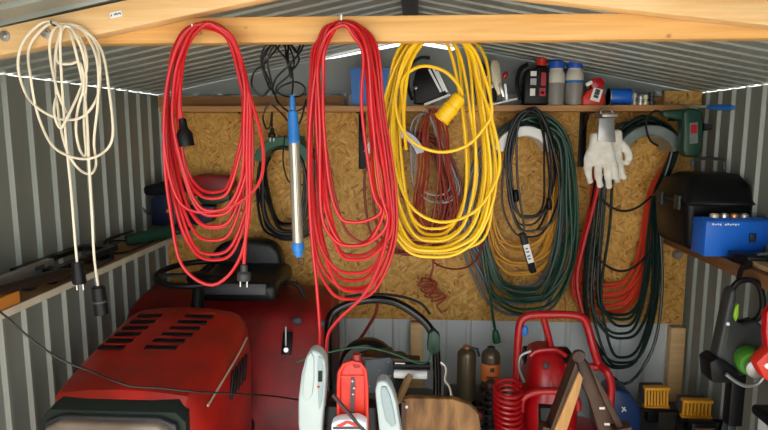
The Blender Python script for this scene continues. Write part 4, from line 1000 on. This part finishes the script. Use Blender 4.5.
# ================================================================== GAS CYLINDERS ON A DARK CRATE
Yc = 2.62
zc = A(477, 400, Yc).z
xc = A(476, 400, Yc).x
t = thing('storage_crate', 'dark crate with red trim under the two gas cylinders', 'crate', (xc, Yc + .05, 0))
B().box((xc + .01, Yc + .06, zc / 2), (.30, .24, zc - .004), bev=.01).build('body', 'black_pl', t)
B().box((xc - .03, Yc - .07, zc - .035), (.14, .03, .05), (0, .1, 0), bev=.01).build('red_flap', 'dark_red', t)
def cylinder(px, y_top, wpx, Y, label, kind):
    x = A(px, 390, Y).x; zt = A(px, y_top, Y).z; r = A(px + wpx / 2, 390, Y).x - x; h = zt - zc
    t = thing('gas_cylinder', label, 'cylinder', (x, Y, zc), 'small gas cylinders')
    B().lathe([(r * .9, 0), (r, .006), (r, h * .84), (r * .92, h * .90), (r * .6, h * .95), (r * .4, h * .96)], (x, Y, zc), n=26).build('body', 'brass', t)
    B().lathe([(r * .4, h * .95), (r * .42, h), (r * .3, h * 1.01)], (x, Y, zc), n=16).build('valve', 'copper' if kind == 0 else 'dark_steel', t)
    if kind == 1:
        lb = B().lathe([(r * 1.005, h * .42), (r * 1.01, h * .43), (r * 1.01, h * .72), (r * 1.005, h * .73)], (x, Y, zc), n=26).build('label', 'orange', t)
        B().lathe([(r * 1.006, h * .20), (r * 1.008, h * .21), (r * 1.008, h * .30), (r * 1.006, h * .31)], (x, Y, zc), n=26).build('lower_band', 'bumper', t)
        B().box((x + .002, Y - r * 1.01, zc + h * .65), (.018, .003, .018)).build('print_mark', 'ink', lb)
        B().box((x + .002, Y - r * 1.01, zc + h * .52), (.05, .003, .008)).build('print_mark', 'dark_red', lb)
    else:
        B().tube([V((x + r * .4, Y, zc + h * .97)), V((x + r * 1.1, Y, zc + h * .95)), V((x + r * 1.3, Y, zc + h * .82))], .006, 8).build('nozzle', 'dark_steel', t)
cylinder(466, 346, 19, 2.62, 'dark bronze gas cylinder without a label on the dark crate', 0)
cylinder(490, 347, 19, 2.60, 'gas cylinder with an orange label on the dark crate', 1)
p = A(490, 416, 2.42)
hp = [p + V((.03 * math.cos(a), .03 * math.sin(a), -.06 + a * .0045)) for a in [2 * math.pi * k / 12 for k in range(72)]]
t = thing('shock_spring', 'black coil spring post beside the red spiral hose', 'spring', (p.x, p.y, 0))
B().tube(hp, .0065, 7).build('coil', 'black', t)
B().cyl((p.x, p.y, 0), (p.x, p.y, p.z + .14), .016, .014).build('rod', 'dark_steel', t)
B().ball((p.x, p.y, p.z + .14), .025).build('top_joint', 'old_wood', t)

# ================================================================== RED MACHINE WITH TUBULAR FRAME AND SPIRAL HOSE
Yk = 2.42
t = thing('air_compressor', 'red workshop machine with a tubular frame and red spiral hose', 'machine', A(555, 400, Yk)); t.location.z = 0
L0 = A(516, 400, Yk); R0 = A(610, 400, Yk - .1)
fr = [V((L0.x, Yk + .02, .12))] + P3([(516, 392), (517.5, 350), (519, 330), (522, 320), (530, 315.5), (550, 314.5), (572, 315), (583, 318), (588, 328)], Yk) + P3([(594, 350), (599, 364)], Yk - .02) + P3([(607, 372), (611, 384), (610, 405)], Yk - .06) + [V((R0.x, Yk - .06, .12))]
B().tube(cat_rom(fr, 6), .0165, 12).build('tube_frame', 'mach_red', t)
B().tube(curve([(543, 316), (548, 335), (553, 356), (556, 368)], Yk + .03), .014, 10).build('brace', 'mach_red', t)
B().tube(curve([(556, 367), (580, 366), (601, 367)], Yk - .02), .015, 10).build('cross_tube', 'mach_red', t)
B().box(A(547, 357, Yk + .1), (.20, .10, .07), bev=.012).build('air_filter_box', 'black_pl', t)
# motor cover lofted from outline stations in height
rg = []
for py, xl, xr, dp in ((351, 538, 557, .05), (356, 532, 563, .09), (366, 530, 568, .12), (380, 527, 574, .15), (392, 524, 578, .165), (398, 521, 579, .175), (404, 520, 578, .17), (430, 522, 577, .15)):
    a, c_ = A(xl, py, Yk - .02), A(xr, py, Yk - .02); mx = (a + c_) / 2; hw = (c_.x - a.x) / 2
    rg.append([V((mx.x + hw * (abs(math.cos(th)) ** .6) * (1 if math.cos(th) > 0 else -1), Yk + .05 + dp * (abs(math.sin(th)) ** .7) * (1 if math.sin(th) > 0 else -1), mx.z)) for th in [2 * math.pi * k / 28 for k in range(28)]])
B().rings(rg).build('motor_cover', 'mach_red', t, 50)
cr = P3([(521, 412), (523, 399), (534, 392.5), (550, 391), (566, 392.5), (577, 400), (578, 410)], Yk - .125)
B().tube(cat_rom(cr, 5), .014, 10).build('cover_rib', 'mach_red', t)
B().tube(curve([(530, 356), (538, 351), (556, 350), (566, 356)], Yk - .03), .009, 8).build('carry_handle', 'mach_red', t)
B().ball(A(546, 366, Yk - .085), .012, (1, .5, 1.2)).build('cover_slot', 'ink', t)
B().prism(P3([(540, 408), (563, 408), (564, 440), (541, 440)], Yk - .15), (0, .06, 0), bev=.008).build('switch_box', 'bumper', t)
B().box((A(560, 400, Yk).x + .01, Yk + .03, .22), (.36, .30, .24), bev=.05, seg=3).build('tank', 'mach_red', t)
for sx in (-.14, .17): B().box((A(560, 400, Yk).x + sx, Yk + .03, .05), (.05, .22, .10), bev=.008).build('foot', 'black', t)
B().tube(curve([(524, 382), (519, 368), (521, 356), (531, 351)], Yk - .06), .006, 8).build('air_line', 'dull_steel', t)
hx = []
for k in range(300):
    s = k / 299; a = 2 * math.pi * 12 * s
    cpt = A(508 - 3 * math.sin(s * 3) + 6 * s, 386 + 62 * s, 2.28)
    hx.append(cpt + V((.052 * math.cos(a), .045 * math.sin(a), .012 * math.sin(a))))
hx = [A(520, 384, 2.34), A(515, 380, 2.32)] + hx
B().tube(hx, .0072, 7).build('spiral_hose', 'mach_red', t)
b = B().ball(A(525, 331, Yk - .02), .018, (.8, .6, 1.3)); tag(b.build('blue_clip', 'blue_pl', origin=A(525, 331, Yk)), 'small blue clip on the red frame left upright', 'clip')

# ================================================================== SAWHORSE
Ys = 1.95
t = thing('sawhorse', 'old wooden sawhorse of dark boards in front of the red machine', 'sawhorse', A(585, 400, Ys)); t.location.z = 0
ap = A(580, 360, Ys)
def leg(p0, p1, wd, dp, m): return B().bar(p0, p1, wd, dp, (0, -1, 0), bev=.003).build('leg', m, t)
def down(p, q):  # extend a board line to the floor
    k = -p.z / (q.z - p.z); return p + (q - p) * k
q1 = A(557, 432, Ys - .05); q2 = A(620, 432, Ys - .05)
p1 = A(580, 366, Ys)
leg(p1, p1 + (q1 - p1) * 3.0, .02, .026, 'raw_wood') if False else None
B().prism([*P3([(579, 372), (583, 378), (580, 392), (566, 434), (553, 434)], Ys)], (0, .05, 0), bev=.003).build('pale_board', 'raw_wood', t)
B().prism([*P3([(576, 362), (579, 372), (553, 434), (549, 434)], Ys + .01)], (0, .07, 0), bev=.002).build('board_edge', 'old_wood', t)
B().prism(P3([(577, 358), (588, 362), (606, 398), (624, 436), (600, 436), (590, 402), (580, 380)], Ys + .06), (0, .04, 0), bev=.004).build('dark_board', 'old_wood', t)
B().prism(P3([(588, 362), (596, 374), (610, 400), (628, 436), (621, 436), (604, 402)], Ys + .03), (0, .05, 0), bev=.003).build('dark_board', 'old_wood', t)
B().lathe([(.02, 0), (.024, .01), (.02, .02)], A(579, 357, Ys + .02), (0, 1, 0), 12).build('hinge', 'old_wood', t)
for u in ((607, 424), (602, 408)): B().box(A(*u, Ys + .027), (.018, .004, .008)).build('nail_plate', 'steel', t)
zb = A(590, 436, Ys).z
for u in (553, 624):
    p = A(u, 434, Ys); s = -1 if u < 590 else 1
    B().bar(V((p.x, Ys + .04, p.z + .01)), V((p.x + s * .14, Ys + .04, 0.0)), .05, .06, (0, -1, 0)).build('leg', 'old_wood', t)

# ================================================================== CLUTTER AT THE LOWER RIGHT
Yf = 2.72
zs = A(655, 414, Yf).z
xa, xb = A(608, 420, Yf).x, A(722, 420, Yf).x
t = thing('storage_crate', 'low dark crate in the lower right carrying the blue bag and yellow lights', 'crate', ((xa + xb) / 2, Yf, 0))
B().box(((xa + xb) / 2, Yf + .03, zs / 2 - .03), (xb - xa - .03, .40, zs - .06), bev=.012).build('body', 'black_pl', t)
B().box(((xa + xb) / 2, Yf + .03, zs - .055), (xb - xa, .42, .02), bev=.004).build('rim', 'charcoal', t)
zs -= .045
t = thing('tool_case', 'dark blue rounded tool case on the low crate beside the sawhorse', 'case', (A(632, 410, 2.66).x, 2.66, zs))
pts = P3([(610, 392), (617, 389), (630, 393), (637, 402), (642, 414)], 2.62)
B().prism(pts + [V((pts[-1].x, 2.62, zs)), V((pts[0].x, 2.62, zs))], (0, .14, 0), bev=.02, seg=3).build('shell', 'teal', t)
B().bar(A(622, 407, 2.617), A(626, 411, 2.617), .004, .006, (0, -1, 0)).build('badge', 'sticker', t)
B().bar(A(625, 407, 2.617), A(622, 412, 2.617), .004, .004, (0, -1, 0)).build('badge', 'sticker', t)
def ylamp(x0, y0, x1, y1, Y, tilt, label, ribs=8, black=True):
    a, c_ = A(x0, y1, Y), A(x1, y0, Y); mx = (a.x + c_.x) / 2; W_ = c_.x - a.x; H = c_.z - a.z
    t = thing('work_light', label, 'work light', (mx, Y, a.z), 'yellow ribbed work lights')
    B().box((mx, Y + .05, a.z + H / 2), (W_ * .96, .07, H * .94), (0, tilt, 0), bev=.008).build('housing', 'ink', t)
    sx = math.cos(tilt); 
    def pt(u, v): return V((mx + u * math.cos(tilt) + v * math.sin(tilt), Y + .01, a.z + H / 2 - u * math.sin(tilt) + v * math.cos(tilt)))
    for k in range(ribs):
        u = -W_ / 2 + W_ * (k + .5) / ribs
        B().bar(pt(u, -H * .48), pt(u, H * .48), W_ / ribs * .55, .012, (1, 0, 0)).build('rib', 'tool_yellow', t)
    for v in (-.5, .5): B().bar(pt(-W_ / 2, H * v), pt(W_ / 2, H * v), .035, .014, (0, 1, 0), bev=.002).build('frame_bar', 'tool_yellow', t)
    fz = a.z
    return t, mx, fz, H
for args in ((644, 389, 670, 407, 2.70, -.04, 'yellow ribbed work light below the pale post'), (682, 402, 713, 417, 2.62, 0, 'wider yellow ribbed work light at the right end of the crate')):
    t, mx, fz, H = ylamp(*args)
    Y = args[4]
    B().box((mx, Y + .05, (fz + zs) / 2), (.05, .05, max(.02, fz - zs + .01)), bev=.004).build('stand', 'black_pl', t)
    if mx > 1.1: B().tube([V((mx - .09, Y + .0, zs + .01)), V((mx - .09, Y - .02, fz - .005)), V((mx + .1, Y - .02, fz - .005)), V((mx + .1, Y, zs + .01))], .008, 8).build('stand_bar', 'black_pl', t)
a, c_ = A(690, 432, 2.48), A(716, 421, 2.48)
t = thing('power_tool_case', 'black and orange box end at the bottom right below the work light', 'case', ((a.x + c_.x) / 2, 2.52, 0)); t.name = 'tool_case'
zt = c_.z
B().box(((a.x + c_.x) / 2, 2.47 + .02, zt / 2 - .006), (c_.x - a.x, .05, zt), bev=.01).build('body', 'black_pl', t)
B().bar(V((a.x + .012, 2.462, zt - .03)), V((c_.x - .012, 2.462, zt - .03)), .008, .008, (0, -1, 0)).build('trim_bar', 'copper', t)
B().bar(V((a.x + .012, 2.462, zt - .03)), V((a.x + .012, 2.462, zt - .1)), .008, .008, (0, -1, 0)).build('trim_bar', 'copper', t)
